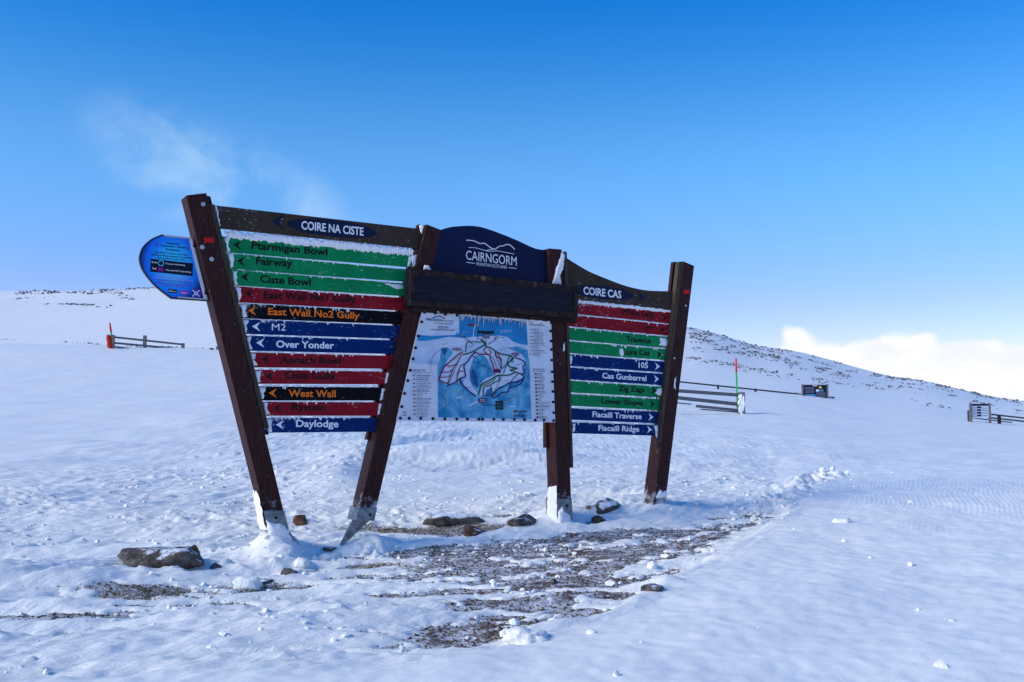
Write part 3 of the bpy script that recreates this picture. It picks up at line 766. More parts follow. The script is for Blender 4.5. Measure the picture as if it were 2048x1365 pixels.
frame_bar(BLc+tH, BLc+tH+tW, TLc-tH+tW, TLc-tH); frame_bar(BRc+tH-tW, BRc+tH, TRc-tH, TRc-tH-tW)
mb = MB(); c0, c1 = L(826, 617, .05), L(1152, 640, .05)
mb.hexa([(c0[0], -.05, c0[2]-.03), (c1[0], -.05, c1[2]-.03), (c1[0], -.05, c1[2]+.03), (c0[0], -.05, c0[2]+.03)], [(c0[0], .02, c0[2]-.03), (c1[0], .02, c1[2]-.03), (c1[0], .02, c1[2]+.03), (c0[0], .02, c0[2]+.03)])
mb.build('support_rail', M['rust'], db)
mb = MB(); blob(mb, [(849, 530), (858, 531), (863, 541), (846, 540)], .03, .03, jit=.6)
blob(mb, [(1124, 503), (1129, 512), (1127, 540), (1121, 548), (1119, 556), (1124, 569), (1104, 568), (1109, 548), (1117, 525)], .004, .02, jit=1.)
blob(mb, [(1126, 690), (1131, 682), (1130, 700), (1126, 706)], .002, .008, jit=.8); blob(mb, [(1349, 760), (1353, 752), (1351, 782), (1347, 776)], .002, .008, jit=.8)
for x, y, wd, hh in ((517, 1000, 9, 34), (1100, 985, 11, 52), (1318, 985, 9, 12)):
    pass
tag(mb.build('snow_crust', M['crust'], SIGN, True), kind='stuff')
def side_crust(i, y0, y1, th, dep=.2):
    tl, bl, tr, br = post_px[i]; mb = MB(); n = 12; vs = []
    for k in range(n+1):
        py = y0+(y1-y0)*k/n; q = L(*ext(tl, bl, py), 0.); kk = (k/n)**.7
        for j in range(6):
            dj = dep*j/5*(.75+.25*kk); t_ = (.018+th*kk*math.sin(math.pi*(j+.6)/6.2))*rnd.uniform(.7, 1.25)
            vs.append((q[0]-t_, dj-.006*(j == 0), q[2]+(rnd.uniform(-.02, .02) if k == 0 else 0)))
    mb.add(vs, [(a*6+j, (a+1)*6+j, (a+1)*6+j+1, a*6+j+1) for a in range(n) for j in range(5)])
    tag(mb.build('snow_crust', M['crust'], SIGN, True), kind='stuff')
side_crust(1, 985, 1060, .03); side_crust(3, 975, 1050, .02)
mb = MB()
blob(mb, [(1116, 1022), (1124, 1012), (1129, 1024), (1138, 1030), (1146, 1046), (1146, 1060), (1115, 1060)], .014, .03, jit=1.2)
blob(mb, [(1313, 992), (1321, 978), (1325, 985), (1333, 981), (1334, 996), (1312, 998)], .002, .02, jit=1.)
blob(mb, [(532, 1040), (548, 1048), (560, 1046), (574, 1056), (584, 1080), (538, 1080)], .014, .03, jit=1.4)
tag(mb.build('snow_crust', M['crust'], SIGN, True), kind='stuff')
# --- piste map panel
Z5 = lambda x, y, off: L(780+x/5.46, 610+y/5.46, off)
MO = .03
fr = [Z5(*p, MO) for p in ((75, 1265), (1805, 1285), (1760, 190), (355, 55))]
mb = MB(); mb.hexa(fr, [(p[0], p[1]+.02, p[2]) for p in fr])
M['panel'] = plain('white_panel', (.64, .70, .77), .35, 0, .05, 6.)
mp = mb.build('map_panel', M['panel'], SIGN); mp['label'] = 'white and blue piste map panel with black edge bolts and icicles'
# printing, layer by layer
def noisy(name, a, b_, scale, lo=.35, hi=.65):
    m, t, bb = newmat(name); oc = t.coord()
    t.put(bb.inputs['Base Color'], t.mix(t.ss(t.noise(oc, scale, 5., .6, .5), lo, hi), a, b_)); bb.inputs['Roughness'].default_value = .4
    return m
P_sky = noisy('map_sky', (.012, .19, .44), (.02, .26, .54), 4.); P_mt = noisy('map_snow', (.45, .58, .74), (.62, .72, .83), 7.)
P_bl = noisy('map_blue', (.010, .21, .42), (.18, .50, .68), 8., .32, .72); P_dp = noisy('map_deep', (.012, .06, .2), (.04, .24, .46), 9., .3, .7); P_pale = noisy('map_pale', (.15, .38, .6), (.5, .65, .8), 6.)
mb = MB()
flat(mb, [(300, 390), (395, 380), (755, 125), (1490, 185), (1500, 430), (1520, 600), (1545, 1250), (525, 1230), (520, 655), (238, 640), (270, 500)], MO+.002, Z5, 0)
flat(mb, [(240, 640), (262, 560), (400, 600), (520, 590), (520, 655)], MO+.0035, Z5, 4)
flat(mb, [(755, 125), (1490, 185), (1505, 440), (1420, 430), (1340, 400), (1290, 355), (1200, 335), (1050, 345), (900, 348), (800, 365), (650, 348), (500, 378), (390, 395), (298, 392), (308, 330), (440, 340), (600, 335), (710, 330), (738, 300), (757, 330)], MO+.0035, Z5, 1)
flat(mb, [(560, 480), (640, 470), (690, 520), (620, 620), (560, 760), (545, 830), (640, 890), (740, 850), (800, 800), (800, 880), (880, 950), (960, 990), (1110, 1005), (1180, 900), (1300, 860), (1450, 800), (1480, 640), (1505, 560), (1522, 600), (1545, 1250), (525, 1230), (520, 660), (545, 600)], MO+.0035, Z5, 2)
flat(mb, [(1280, 470), (1400, 455), (1505, 500), (1512, 590), (1490, 620), (1440, 540), (1340, 500)], MO+.005, Z5, 2)
flat(mb, [tuple(p) for p in smooth_line([(930, 560), (1000, 545), (1060, 590), (1110, 700), (1130, 770), (1060, 800), (990, 860), (960, 960), (900, 880), (870, 780), (880, 680), (905, 600)], 3)], MO+.005, Z5, 2)
flat(mb, [tuple(p) for p in smooth_line([(900, 700), (940, 740), (960, 850), (955, 910), (905, 850), (885, 770)], 3)], MO+.0065, Z5, 3)
flat(mb, [(1060, 930), (1110, 900), (1110, 1000), (1030, 1000)], MO+.005, Z5, 3); flat(mb, [(560, 470), (640, 480), (590, 560)], MO+.005, Z5, 3)
flat(mb, [(850, 1100), (950, 1045), (965, 1060), (870, 1112)], MO+.005, Z5, 0)
mb.build('printed_map', None, mp, mats=[P_mt, P_sky, P_bl, P_dp, P_pale])
cG, cR, cN, cK, cP = plain('route_green', (.012, .12, .055), .5), plain('route_red', (.22, .015, .035), .5), plain('route_navy', (.012, .018, .12), .5), plain('map_black', (.012, .014, .02), .5), plain('map_purple', (.09, .012, .11), .5)
cY = plain('map_dots', (.45, .5, .3), .5)
mb = MB()
G, RD, NV, BK, PU, YE, WH = 0, 1, 2, 3, 4, 5, 6
for ci, wd, pts in [
 (G, 11, [(990, 378), (1020, 410), (1030, 440), (960, 480), (920, 505), (860, 530), (790, 545)]), (G, 8, [(1005, 410), (860, 405), (835, 440), (828, 520)]), (G, 12, [(990, 375), (1040, 415), (1052, 460), (1100, 470), (1165, 515), (1220, 540), (1300, 552), (1345, 590), (1290, 640), (1310, 680), (1395, 695), (1310, 715), (1370, 735), (1290, 770), (1190, 770), (1130, 800), (1080, 830), (1000, 870), (985, 920), (965, 985)]),
 (G, 9, [(1190, 770), (1195, 820), (1140, 850), (1090, 880), (1030, 900), (1020, 940), (1020, 1005)]), (G, 7, [(1150, 780), (1130, 830), (1000, 890)]), (G, 7, [(1090, 880), (1115, 930), (1115, 1005)]), (G, 8, [(1380, 560), (1320, 600), (1350, 630)]),
 (RD, 10, [(800, 512), (740, 550), (660, 620), (600, 670), (565, 740), (540, 820), (625, 860), (640, 880)]), (RD, 8, [(780, 545), (740, 630), (690, 700), (660, 780), (630, 860)]), (RD, 7, [(600, 665), (680, 665), (720, 645)]), (RD, 7, [(570, 735), (640, 735), (690, 705)]), (RD, 7, [(550, 790), (620, 790), (655, 770)]), (RD, 8, [(735, 790), (745, 735), (800, 725)]), (RD, 8, [(725, 850), (740, 770), (770, 670), (820, 650)]),
 (RD, 10, [(935, 520), (980, 540), (1085, 545), (1100, 600), (1125, 660), (1140, 740), (1150, 765)]), (RD, 8, [(1050, 470), (1025, 500), (1060, 535), (1085, 545), (1105, 515), (1080, 490)]), (RD, 9, [(1150, 515), (1160, 560), (1205, 590), (1215, 640), (1215, 700)]), (RD, 7, [(1165, 515), (1200, 570), (1220, 610)]),
 (NV, 11, [(940, 510), (890, 560), (850, 620), (810, 660), (815, 720), (825, 790), (775, 800), (720, 845), (625, 885)]), (NV, 11, [(770, 810), (780, 860), (830, 910), (880, 960), (935, 1000)]), (NV, 10, [(1370, 580), (1430, 600), (1480, 635), (1455, 680), (1465, 740), (1440, 755), (1370, 735)]), (NV, 10, [(1430, 755), (1465, 790), (1400, 840), (1310, 850), (1230, 900), (1170, 930), (1110, 1010)]), (NV, 9, [(1465, 795), (1420, 870), (1310, 910), (1290, 950), (1220, 960), (1180, 1000), (1120, 1018)]), (NV, 7, [(1310, 555), (1285, 620), (1240, 750)]), (NV, 7, [(1400, 755), (1330, 830), (1310, 905)]), (NV, 6, [(1280, 650), (1230, 690), (1210, 720)]),
 (BK, 4, [(962, 240), (962, 385)]), (BK, 4, [(1050, 365), (1050, 460)]), (BK, 5, [(1160, 375), (1070, 435)]), (BK, 5, [(800, 345), (910, 435)]), (BK, 4, [(740, 640), (640, 870)]), (BK, 4, [(1230, 770), (1110, 1010)]), (BK, 4, [(1115, 560), (1185, 720)]), (BK, 4, [(1150, 540), (1210, 690)]), (BK, 4, [(1010, 1080), (1010, 1095), (1150, 1097)]),
 (WH, 5, [(935, 215), (915, 280), (908, 350)]), (WH, 7, [(720, 1020), (760, 1012), (790, 1005)]), (WH, 5, [(1290, 1105), (1365, 1110)])]:
    ribbon(mb, smooth_line(pts, 3) if len(pts) > 2 and ci not in (BK,) else pts, wd*1.25, MO+.0085+.0004*ci, Z5, ci)
def dots(pts, ci, sz, gap):
    P = smooth_line(pts, 6); acc = 0
    for i in range(len(P)-1):
        acc += np.linalg.norm(P[i+1]-P[i])
        if acc > gap: acc = 0; x, y = P[i]; flat(mb, [(x-sz, y-sz), (x+sz, y-sz), (x+sz, y+sz), (x-sz, y+sz)], MO+.0075, Z5, ci)
dots([(830, 380), (640, 405), (520, 440), (450, 510), (430, 640)], YE, 3, 10); dots([(810, 460), (650, 460), (560, 490), (490, 540), (455, 600), (445, 690), (490, 820)], BK, 3.5, 8)
dots([(600, 490), (600, 640)], BK, 3, 9); dots([(900, 560), (950, 590), (990, 650), (1060, 680), (1110, 720)], BK, 4, 10); dots([(540, 1120), (610, 1090), (630, 1030), (600, 980), (660, 940), (750, 940), (790, 1000), (890, 1015)], YE, 4, 9)
dots([(1240, 1060), (1330, 1030), (1370, 960), (1450, 880), (1490, 760), (1510, 640)], YE, 4, 9); dots([(1150, 395), (1220, 430), (1290, 520)], YE, 3, 9)
def rect(x0, y0, x1, y1, ci, off=.011): flat(mb, [(x0, y0), (x1, y0+(x1-x0)*.03), (x1, y1+(x1-x0)*.03), (x0, y1)], MO+off, Z5, ci)
rect(1015, 318, 1088, 366, PU); rect(970, 1020, 1055, 1070, PU); rect(1130, 712, 1210, 742, PU); flat(mb, ellipse((735, 487), 60, 14, .03, 20), MO+.011, Z5, PU); flat(mb, ellipse((1368, 540), 44, 17, .03, 20), MO+.011, Z5, PU)
flat(mb, ellipse((1170, 712), 36, 14, .0, 16), MO+.0105, Z5, RD)
for i in range(3):
    for j in range(3): rect(1152+i*30, 1050+j*33, 1177+i*30, 1078+j*33, BK)
for i in range(6): rect(960+i*30, 282+i*1.2, 986+i*30, 312+i*1.2, BK)
for c, rr in (((958, 228), 15), ((1165, 362), 17), ((787, 328), 13)):
    flat(mb, ellipse(c, rr, rr, 0, 14), MO+.0115, Z5, BK); flat(mb, ellipse(c, rr*.5, rr*.55, 0, 10), MO+.013, Z5, WH)
rect(857, 208, 885, 232, RD); rect(888, 209, 914, 233, RD)
rect(1358, 1150, 1385, 1175, RD); flat(mb, ellipse((1371, 1212), 15, 14, 0, 14), MO+.0115, Z5, BK); flat(mb, [(1362, 1206), (1371, 1218), (1380, 1206), (1371, 1211)], MO+.013, Z5, WH)
for c in ((160, 1190),):
    ribbon(mb, [(c[0]+20*math.cos(a), c[1]+19*math.sin(a)) for a in np.linspace(.4, 2.7, 8)], 7, MO+.011, Z5, BK); ribbon(mb, [(c[0]+20*math.cos(a), c[1]+19*math.sin(a)) for a in np.linspace(3.5, 5.9, 8)], 7, MO+.011, Z5, BK)
# wordmark swoosh top left
ribbon(mb, smooth_line([(395, 150), (440, 158), (490, 135), (540, 125), (600, 152)]), 9, MO+.011, Z5, NV); ribbon(mb, smooth_line([(400, 165), (450, 170), (500, 160), (560, 165)]), 8, MO+.0105, Z5, 7)
tag(mb.build('map_routes', None, mp, mats=[cG, cR, cN, cK, cP, cY, M['white'], plain('map_cyan', (.03, .3, .55), .5)]), kind='stuff')
mb = MB()
def T(s, x0, y0, x1, cap, mi=0, sl=.0, bold=.01): text_mb(mb, s, (x0, y0), (x1, y0+sl*(x1-x0)), cap, MO+.012, Z5, bold, mi)
T('CAIRNGORM MOUNTAIN', 470, 180, 690, 18, 0, .03, .02); T('www.cairngormmountain.org', 485, 207, 685, 13, 0, .03); T('PISTE MAP', 525, 258, 638, 24, 0, .03, .02); T('CLAR SNAOIDHEAN SGITHEADH', 448, 278, 705, 15, 0, .03)
T('LIFTS AND TOWS', 250, 722, 385, 16, 0, .02, .02); T('UIDHEAMAN TOGAIL', 250, 744, 440, 12, 0, .02)
for i, s in enumerate(['FUNICULAR RAILWAY', 'CAR PARK T-BAR', 'FIACAILL RIDGE POMA', 'RYVOAN PLATTER POMA', 'COIRE CAS T-BAR', 'M1 POMA', 'COIRE NA CISTE T-BAR', 'POLAR EXPRESS POMA', 'PTARMIGAN T-BAR', 'WEST WALL POMA', 'DAY LODGE POMA']):
    y = 780+i*42.2; wd = min(160, 9.2*len(s)); T(s, 291, y, 291+wd, 14, 0, .02, .02); T(s.title(), 291, y+19, 291+wd*.85, 9, 0, .02)
    flat(mb, ellipse((263+i*.6, y-8), 13, 9, 0, 12), MO+.012, Z5, 0); flat(mb, ellipse((263+i*.6, y-8), 4, 5, 0, 8), MO+.0135, Z5, 1)
T('KEY TO RUN DIFFICULTY', 1525, 225, 1690, 15, 0, .05, .02)
for i, s in enumerate(['EASY RUN', 'VERY EASY RUN', 'INTERMEDIATE', 'DIFFICULT RUN', 'FUNICULAR RAILWAY', 'SKI TOWS', 'SKI PATROL BOUNDARY', 'SKI ROUTE']):
    y = 272+i*38.5; flat(mb, [(1530, y-6), (1556, y-5), (1556, y+1), (1530, y)], MO+.012, Z5, 0); T(s, 1566, y+2, 1566+min(125, 8*len(s)), 12, 0, .05, .02); T(s.title(), 1566, y+20, 1566+min(150, 9*len(s)), 8, 0, .05)
T('KEY TO FACILITIES', 1560, 712, 1690, 15, 0, .03, .02); T('Clar Goireasan', 1560, 730, 1692, 10, 0, .03)
for i, s in enumerate(['TOILETS', 'RESTAURANT', 'CAFE BAR', 'FIRST AID', 'SKI HIRE', 'SKI SCHOOL', 'TICKETS', 'SHOP', 'MOUNTAIN RESCUE', 'VISITOR CENTRE', 'CAR PARK', 'PICNIC', 'RANGER BASE']):
    y = 758+i*39.3; x = 1582+i*1.6; flat(mb, [(x, y-10), (x+18, y-10), (x+18, y+8), (x, y+8)], MO+.012, Z5, 0); T(s, x+25, y+2, x+25+min(120, 8.5*len(s)), 12, 0, .02, .02); T(s.title(), x+25, y+18, x+25+min(130, 9*len(s)), 7, 0, .02)
T('QUIKSILVER', 1392, 1174, 1495, 17, 0, .0, .02); T('ROXY', 1397, 1226, 1497, 28, 0, -.02, .012)
T('TOP STATION', 1022, 338, 1080, 10, 1, .03); T('PTARMIGAN', 1024, 356, 1078, 10, 1, .03); T('BASE', 985, 1042, 1040, 11, 1, .03); T('STATION', 982, 1060, 1044, 11, 1, .03); T('COIRE NA CISTE', 690, 491, 782, 9, 1, .03); T('COIRE CAS', 1336, 545, 1400, 10, 1, .03)
T('CAIRN GORM SUMMIT', 1200, 285, 1335, 11, 1, .04); T('Height 1245 m', 1200, 303, 1290, 9, 1, .04); T('SUMMIT PATH', 800, 308, 855, 9, 1, .03); T('RESTAURANT', 1186, 360, 1265, 9, 0, .03)
for x, y, wd, s in ((690, 600, 60, 'West Wall'), (850, 470, 60, 'Ptarmigan'), (1200, 500, 60, 'M1'), (1390, 660, 70, 'Fiacaill'), (1240, 840, 60, 'Zig Zags'), (640, 690, 40, 'Ryvoan'), (940, 690, 70, 'Aonach'), (1190, 610, 40, 'White'), (580, 440, 50, 'Bowl'), (830, 915, 60, 'Daylodge')): T(s, x, y, x+wd, 9, 0, -.3)
tag(mb.build('map_lettering', None, mp, mats=[cK, M['white']]), kind='stuff')
bolts = [(112, 1240), (208, 1240), (335, 1240), (468, 1243), (597, 1247), (727, 1247), (845, 1248), (970, 1250), (1010, 1251), (1133, 1250), (1237, 1252), (1357, 1253), (1467, 1256), (1585, 1260), (1680, 1260), (1785, 1265), (375, 82), (492, 93), (600, 105), (730, 115), (845, 125), (960, 133), (1230, 155), (1350, 165), (1548, 180), (1655, 188), (1748, 197), (345, 188), (307, 342), (278, 470), (250, 592), (221, 716), (193, 830), (158, 970), (127, 1113), (1752, 288), (1757, 397), (1761, 490), (1764, 605), (1768, 733), (1772, 840), (1776, 948), (1780, 1063), (1786, 1180)]
bm0 = None
for x, y in bolts:
    c = Z5(x, y, MO)
    if bm0 is None:
        n = 8; mb = MB(); f_ = [(.013*math.cos(2*math.pi*k/n), -.012, .013*math.sin(2*math.pi*k/n)) for k in range(n)]
        mb.hexa(f_, [(p[0]*1.2, .002, p[2]*1.2) for p in f_]); bo = mb.build('bolt', M['bolt'], mp); bm0 = bo.data
    else:
        bo = bpy.data.objects.new('bolt', bm0); COL.objects.link(bo); bo.parent = mp
    bo.location = c
mb = MB()
crust_line(mb, (848, 622), (1100, 646.5), 4.2, MO+.006, .014, 3.5, .05)
blob(mb, [(798, 838), (806, 842), (801, 848), (796, 846)], MO, .012, jit=.5)
tag(mb.build('snow_crust', M['crust'], mp, True), kind='stuff')
mb = MB()
for x, ln in ((775, 90), (790, 70), (805, 60), (850, 30), (885, 45), (930, 90), (962, 110), (978, 55), (1022, 120), (1048, 40), (1075, 45), (1095, 50), (1120, 55), (1140, 45), (1195, 70), (1210, 95), (1255, 40), (1300, 45), (1328, 30), (1365, 40), (1418, 95), (1440, 105), (1465, 60), (1485, 50), (640, 25), (700, 30), (1530, 22)):
    y0 = 100+(x-500)*.078; c = np.array(Z5(x, y0, MO+.018)); e = np.array(Z5(x+rnd.uniform(-4, 4), y0+ln, MO+.014)); n = 6; rr = rnd.uniform(.006, .011)
    ring = lambda q, r: [(q[0]+r*math.cos(2*math.pi*k/n), q[1]+r*math.sin(2*math.pi*k/n), q[2]) for k in range(n)]
    mdl = c+(e-c)*.5
    mb.add(ring(c+np.array([0, 0, .015]), rr*1.2)+ring(mdl, rr*.6)+[tuple(e)], [(k+n, (k+1) % n+n, (k+1) % n, k) for k in range(n)]+[(k+n, 2*n, (k+1) % n+n) for k in range(n)])
tag(mb.build('icicles', M['ice'], mp, True), kind='stuff')

# ------------------------------------------------------------------ checkpoint sign on the left post
Z8 = lambda x, y, off: L(270+x/8.03, 450+y/8.03, off)
CO = -.10
ck = empty('checkpoint_sign', tuple(wpt(L(400, 600, CO))), YAW)
tag(ck, 'rounded blue avalanche transceiver checkpoint sign fixed to the leftmost post', 'sign')
org = np.array(L(400, 600, CO))
C8 = lambda x, y, off: tuple(np.array(Z8(x, y, CO+off))-org)
outl = [(430, 155)]+[tuple(p) for p in smooth_line([(400, 165), (250, 235), (130, 350), (75, 500), (85, 620), (140, 750), (280, 930), (420, 1060), (590, 1185)], 4)]+[(1185, 1225), (905, 205)]
fr = [C8(x, y, 0) for x, y in outl]
mb = MB(); mb.hexa(fr, [(p[0], p[1]+.045, p[2]) for p in fr]); body = mb.build('sign_body', plain('dark_edge', (.02, .02, .025), .4), ck)
m, t, b = newmat('blue_print'); M['ckblue'] = m
px_, py_, pz_ = t.sep(t.coord()); cc = C8(610, 640, 0); cr = C8(1000, 640, 0)
rad = abs(cr[0]-cc[0])
rr_ = t.m('SQRT', t.m('ADD', t.m('POWER', t.m('DIVIDE', t.m('SUBTRACT', px_, cc[0]), rad*1.02), 2.), t.m('POWER', t.m('DIVIDE', t.m('SUBTRACT', pz_, cc[2]), rad*1.25), 2.)))
c = t.mix(t.ss(rr_, .3, 1.05), (.04, .60, .95), (.008, .20, .85)); c = t.mix(t.ss(rr_, .95, 1.35), c, (.006, .02, .16))
t.put(b.inputs['Base Color'], c); b.inputs['Roughness'].default_value = .25
mb = MB(); ctr = np.array([600, 690.])
face = [tuple(ctr+(np.array(p)-ctr)*.955) for p in outl[:-2]]+[(1110, 1185), (875, 225)]
flat(mb, face, .003, C8); mb.build('printed_face', M['ckblue'], ck)
M['alu'] = plain('aluminium_trim', (.45, .48, .52), .4, .5)
for q in ([(465, 158), (905, 205), (912, 232), (470, 186)], [(690, 1152), (1175, 1190), (1175, 1208), (690, 1172)]):
    f_ = [C8(x, y, .012) for x, y in q][::-1]; mb = MB(); mb.hexa(f_, [(p[0], p[1]+.02, p[2]) for p in f_]); mb.build('trim_strip', M['alu'], ck)
f_ = [C8(x, y, .010) for x, y in ((868, 225), (915, 225), (1165, 1195), (1108, 1190))][::-1]; mb = MB(); mb.hexa(f_, [(p[0], p[1]+.02, p[2]) for p in f_]); mb.build('hinge_plate', plain('white_plate', (.7, .73, .78), .4), ck)
mats8 = [M['ink'], M['white'], plain('print_teal', (.08, .55, .6), .4), plain('print_magenta', (.55, .01, .42), .4), plain('print_purple', (.2, .02, .35), .4), plain('print_navy', (.004, .01, .03), .4), plain('print_royal', (.03, .04, .4), .4), plain('print_lilac', (.5, .35, .75), .4)]
mb = MB(); SL = .09
def T8(s, x0, y0, x1, cap, mi=0, off=.0075, bold=.014): text_mb(mb, s, (x0, y0), (x1, y0+SL*(x1-x0)), cap, off, C8, bold, mi)
T8('Avalanche', 500, 305, 710, 30); T8('Transceiver / Beacon', 405, 345, 815, 30); T8('Checkpoint', 488, 408, 718, 34)
T8('Pass within 2 metres of the unit,', 320, 450, 850, 26); T8('keeping 3 metres between you and the', 258, 488, 908, 26); T8('next member of your party', 355, 538, 808, 26)
flat(mb, [(253, 545), (932, 620), (925, 825), (243, 752)], .005, C8, 5)
T8('Green', 265, 610, 358, 26, 1); T8('=You are transmitting', 482, 632, 805, 24, 1); T8('Red', 280, 712, 340, 28, 1); T8('=You are NOT transmitting', 485, 735, 898, 24, 1)
ribbon(mb, [(417+42*math.cos(a), 618+40*math.sin(a)) for a in np.linspace(0, 2*math.pi, 22)], 14, .0075, C8, 2)
ribbon(mb, [(372, 690), (452, 748)], 17, .0075, C8, 3); ribbon(mb, [(452, 688), (370, 742)], 17, .008, C8, 3)
for i, (s, x0, x1, mi) in enumerate([('This checkpoint tests your Avalanche', 362, 882, 7), ('transceiver is transmitting at the unit only. It', 310, 930, 7), ('does not test battery life nor does it', 370, 880, 4), ('guarantee your transceiver will function', 335, 905, 4), ('correctly at a later date', 450, 785, 4)]): T8(s, x0, 812+i*41, x1, 24, mi)
for cx, s in ((375, -1), (828, 1)):
    y0 = 320 if s < 0 else 378
    for r_, mi in ((40, 4), (24, 4)): ribbon(mb, [(cx-s*8+s*r_*math.cos(a), y0+r_*math.sin(a)) for a in np.linspace(-1.1, 1.1, 8)], 8, .0075, C8, mi)
flat(mb, [(533, 1030), (675, 1045), (672, 1102), (530, 1088)], .005, C8, 5); flat(mb, [(735, 1056), (838, 1066), (835, 1122), (732, 1110)], .005, C8, 3)
T8('ellis', 540, 1070, 600, 26, 1); T8('brigham', 603, 1077, 665, 16, 1); T8('recco', 742, 1098, 828, 24, 1)
flat(mb, ellipse((980, 1100), 84, 76, 0, 26), .0045, C8, 4); flat(mb, ellipse((980, 1100), 74, 67, 0, 26), .006, C8, 6)
ribbon(mb, [(922, 1048), (1040, 1150)], 13, .0075, C8, 1); ribbon(mb, [(1040, 1050), (920, 1148)], 13, .008, C8, 1); flat(mb, [(955, 1075), (1005, 1075), (1010, 1110), (980, 1135), (952, 1110)], .009, C8, 1); flat(mb, ellipse((981, 1100), 12, 14, 0, 10), .0105, C8, 5)
tag(mb.build('fine_print', None, ck, mats=mats8), kind='stuff')
for y in (330, 1090):
    c = C8(985+ (y-330)*.24, y, -.005); mb = MB(); mb.box((c[0]-.03, -.02, c[2]-.02), (c[0]+.06, .03, c[2]+.02)); mb.build('mounting_bracket', M['rust'], ck)

def ico(sub):
    bm = bmesh.new(); bmesh.ops.create_icosphere(bm, subdivisions=sub, radius=1); v = np.array([tuple(x.co) for x in bm.verts]); f = [tuple(x.index for x in p.verts) for p in bm.faces]; bm.free(); return v, f
I1_ = ico(2)
# ------------------------------------------------------------------ background fences, poles, boards
m, t, b = newmat('grey_timber'); M['grey'] = m
oc = t.coord(); g = t.noise(t.scalev(oc, 3., 3., 12.), 3., 5.)
t.put(b.inputs['Base Color'], t.mix(t.ss(g, .3, .7), (.10, .095, .095), (.24, .23, .23))); b.inputs['Roughness'].default_value = .85
m, t, b = newmat('dark_timber'); M['dkt'] = m
oc = t.coord(); g = t.noise(t.scalev(oc, 3., 3., 12.), 3., 5.)
t.put(b.inputs['Base Color'], t.mix(t.ss(g, .3, .7), (.03, .032, .038), (.08, .08, .085))); b.inputs['Roughness'].default_value = .85
M['polered'] = plain('pole_red', (.75, .03, .03), .5); M['polegreen'] = plain('pole_green', (.01, .45, .09), .5)
M['pad'] = plain('orange_pad', (.42, .035, .015), .6, 0, .2, 4.)
def at(px, py, y):
    d = ray(px, py); d = d/d[1]; return Vector((d[0]*y, y, CAMZ+d[2]*y))
def bar(mb, p, q, wd, ht):
    """squared timber from p to q, wd across and ht high"""
    p, q = Vector(p), Vector(q); d = (q-p).normalized(); up = Vector((0, 0, 1)); s = d.cross(up)
    s = s.normalized() if s.length > 1e-3 else Vector((1, 0, 0)); u = s.cross(d)
    ring = lambda c: [c-s*wd/2-u*ht/2, c+s*wd/2-u*ht/2, c+s*wd/2+u*ht/2, c-s*wd/2+u*ht/2]
    mb.hexa(ring(p), ring(q))
def gz(p): return surf1(p.x, p.y)
def fence(name, label, y0, y1, x0, x1, posts, rails, mat, pw=.13, rw=.05, rh=None):
    """posts: (px, top py); rails: (px0, py0, px1, py1, height px); depth runs from y0 at x0 to y1 at x1"""
    Yof = lambda px: y0+(y1-y0)*(px-x0)/(x1-x0)
    p0 = at(posts[0][0], posts[0][1], Yof(posts[0][0])); e = empty(name, (p0.x, p0.y, gz(p0))); tag(e, label, 'fence')
    o_ = Vector((p0.x, p0.y, gz(p0)))
    for px, py in posts:
        c = at(px, py, Yof(px)); mb = MB(); z0 = gz(c)-.35
        mb.box((c.x-pw/2-o_.x, c.y-pw/2-o_.y, z0-o_.z), (c.x+pw/2-o_.x, c.y+pw/2-o_.y, c.z-o_.z)); ob = mb.build('post', M[mat], e); bevel(ob, .01)
    for xa, ya, xb, yb, h in rails:
        a, b_ = at(xa, ya, Yof(xa)-pw/2-rw/2), at(xb, yb, Yof(xb)-pw/2-rw/2); mb = MB(); bar(mb, a-o_, b_-o_, rw, h*Yof(xa)/F); ob = mb.build('rail', M[mat], e); bevel(ob, .008)
    return e
fence('wooden_fence', 'short grey three rail fence on the snow left of the signboard', 66, 71, 226, 366, [(226, 670.5), (290, 671.5), (366, 687)], [(226, 674.5, 366, 689.5, 4), (226, 686, 366, 699, 4), (226, 693.5, 286, 701, 3.2)], 'grey', .2)
fence('wooden_fence', 'single fence end showing just left of the leftmost signboard post', 68, 70, 434, 470, [(436, 693)], [(434, 697, 480, 702, 4)], 'grey', .2)
fence('wooden_fence', 'grey four rail fence with a snow crusted end post right of the signboard', 50, 52, 1340, 1482, [(1300, 777), (1482, 785)], [(1290, 777.5, 1476, 790.5, 7), (1290, 789, 1476, 809, 7.5), (1392, 812.5, 1476, 821, 5.5), (1300, 800, 1382, 809, 2.5), (1402, 819, 1476, 825, 2.5)], 'grey', .33)
fence('wooden_fence', 'low dark single rail fence behind the grey four rail fence', 74, 78, 1360, 1668, [(1300, 760), (1436, 770.5), (1511, 777.5), (1592, 786), (1665.5, 793.5)], [(1290, 757, 1669, 796, 3.0)], 'dkt', .14)
fence('wooden_fence', 'dark three rail fence running out of the right edge', 58, 58, 1938, 2048, [(1938, 821), (1998, 830.5), (2075, 838)], [(1976, 828.5, 2110, 843.5, 3), (1976, 835.5, 2110, 850, 3), (1938, 835.5, 2024, 845.5, 2)], 'dkt', .15)
pe = at(1482, 800, 51.6); mb = MB()
for k in range(26):
    c_ = Vector((pe.x+rnd.uniform(-.13, .13), pe.y-.16, gz(pe)+rnd.uniform(-.05, .95))); v0 = I1_[0]*np.array([rnd.uniform(.03, .08), .03, rnd.uniform(.05, .16)])*(1+.3*np.random.RandomState(k).rand(len(I1_[0]), 1))
    mb.add([tuple(np.array(c_)+q) for q in v0], I1_[1])
fo = [o for o in bpy.data.objects if o.get('label', '').startswith('grey four rail')][0]
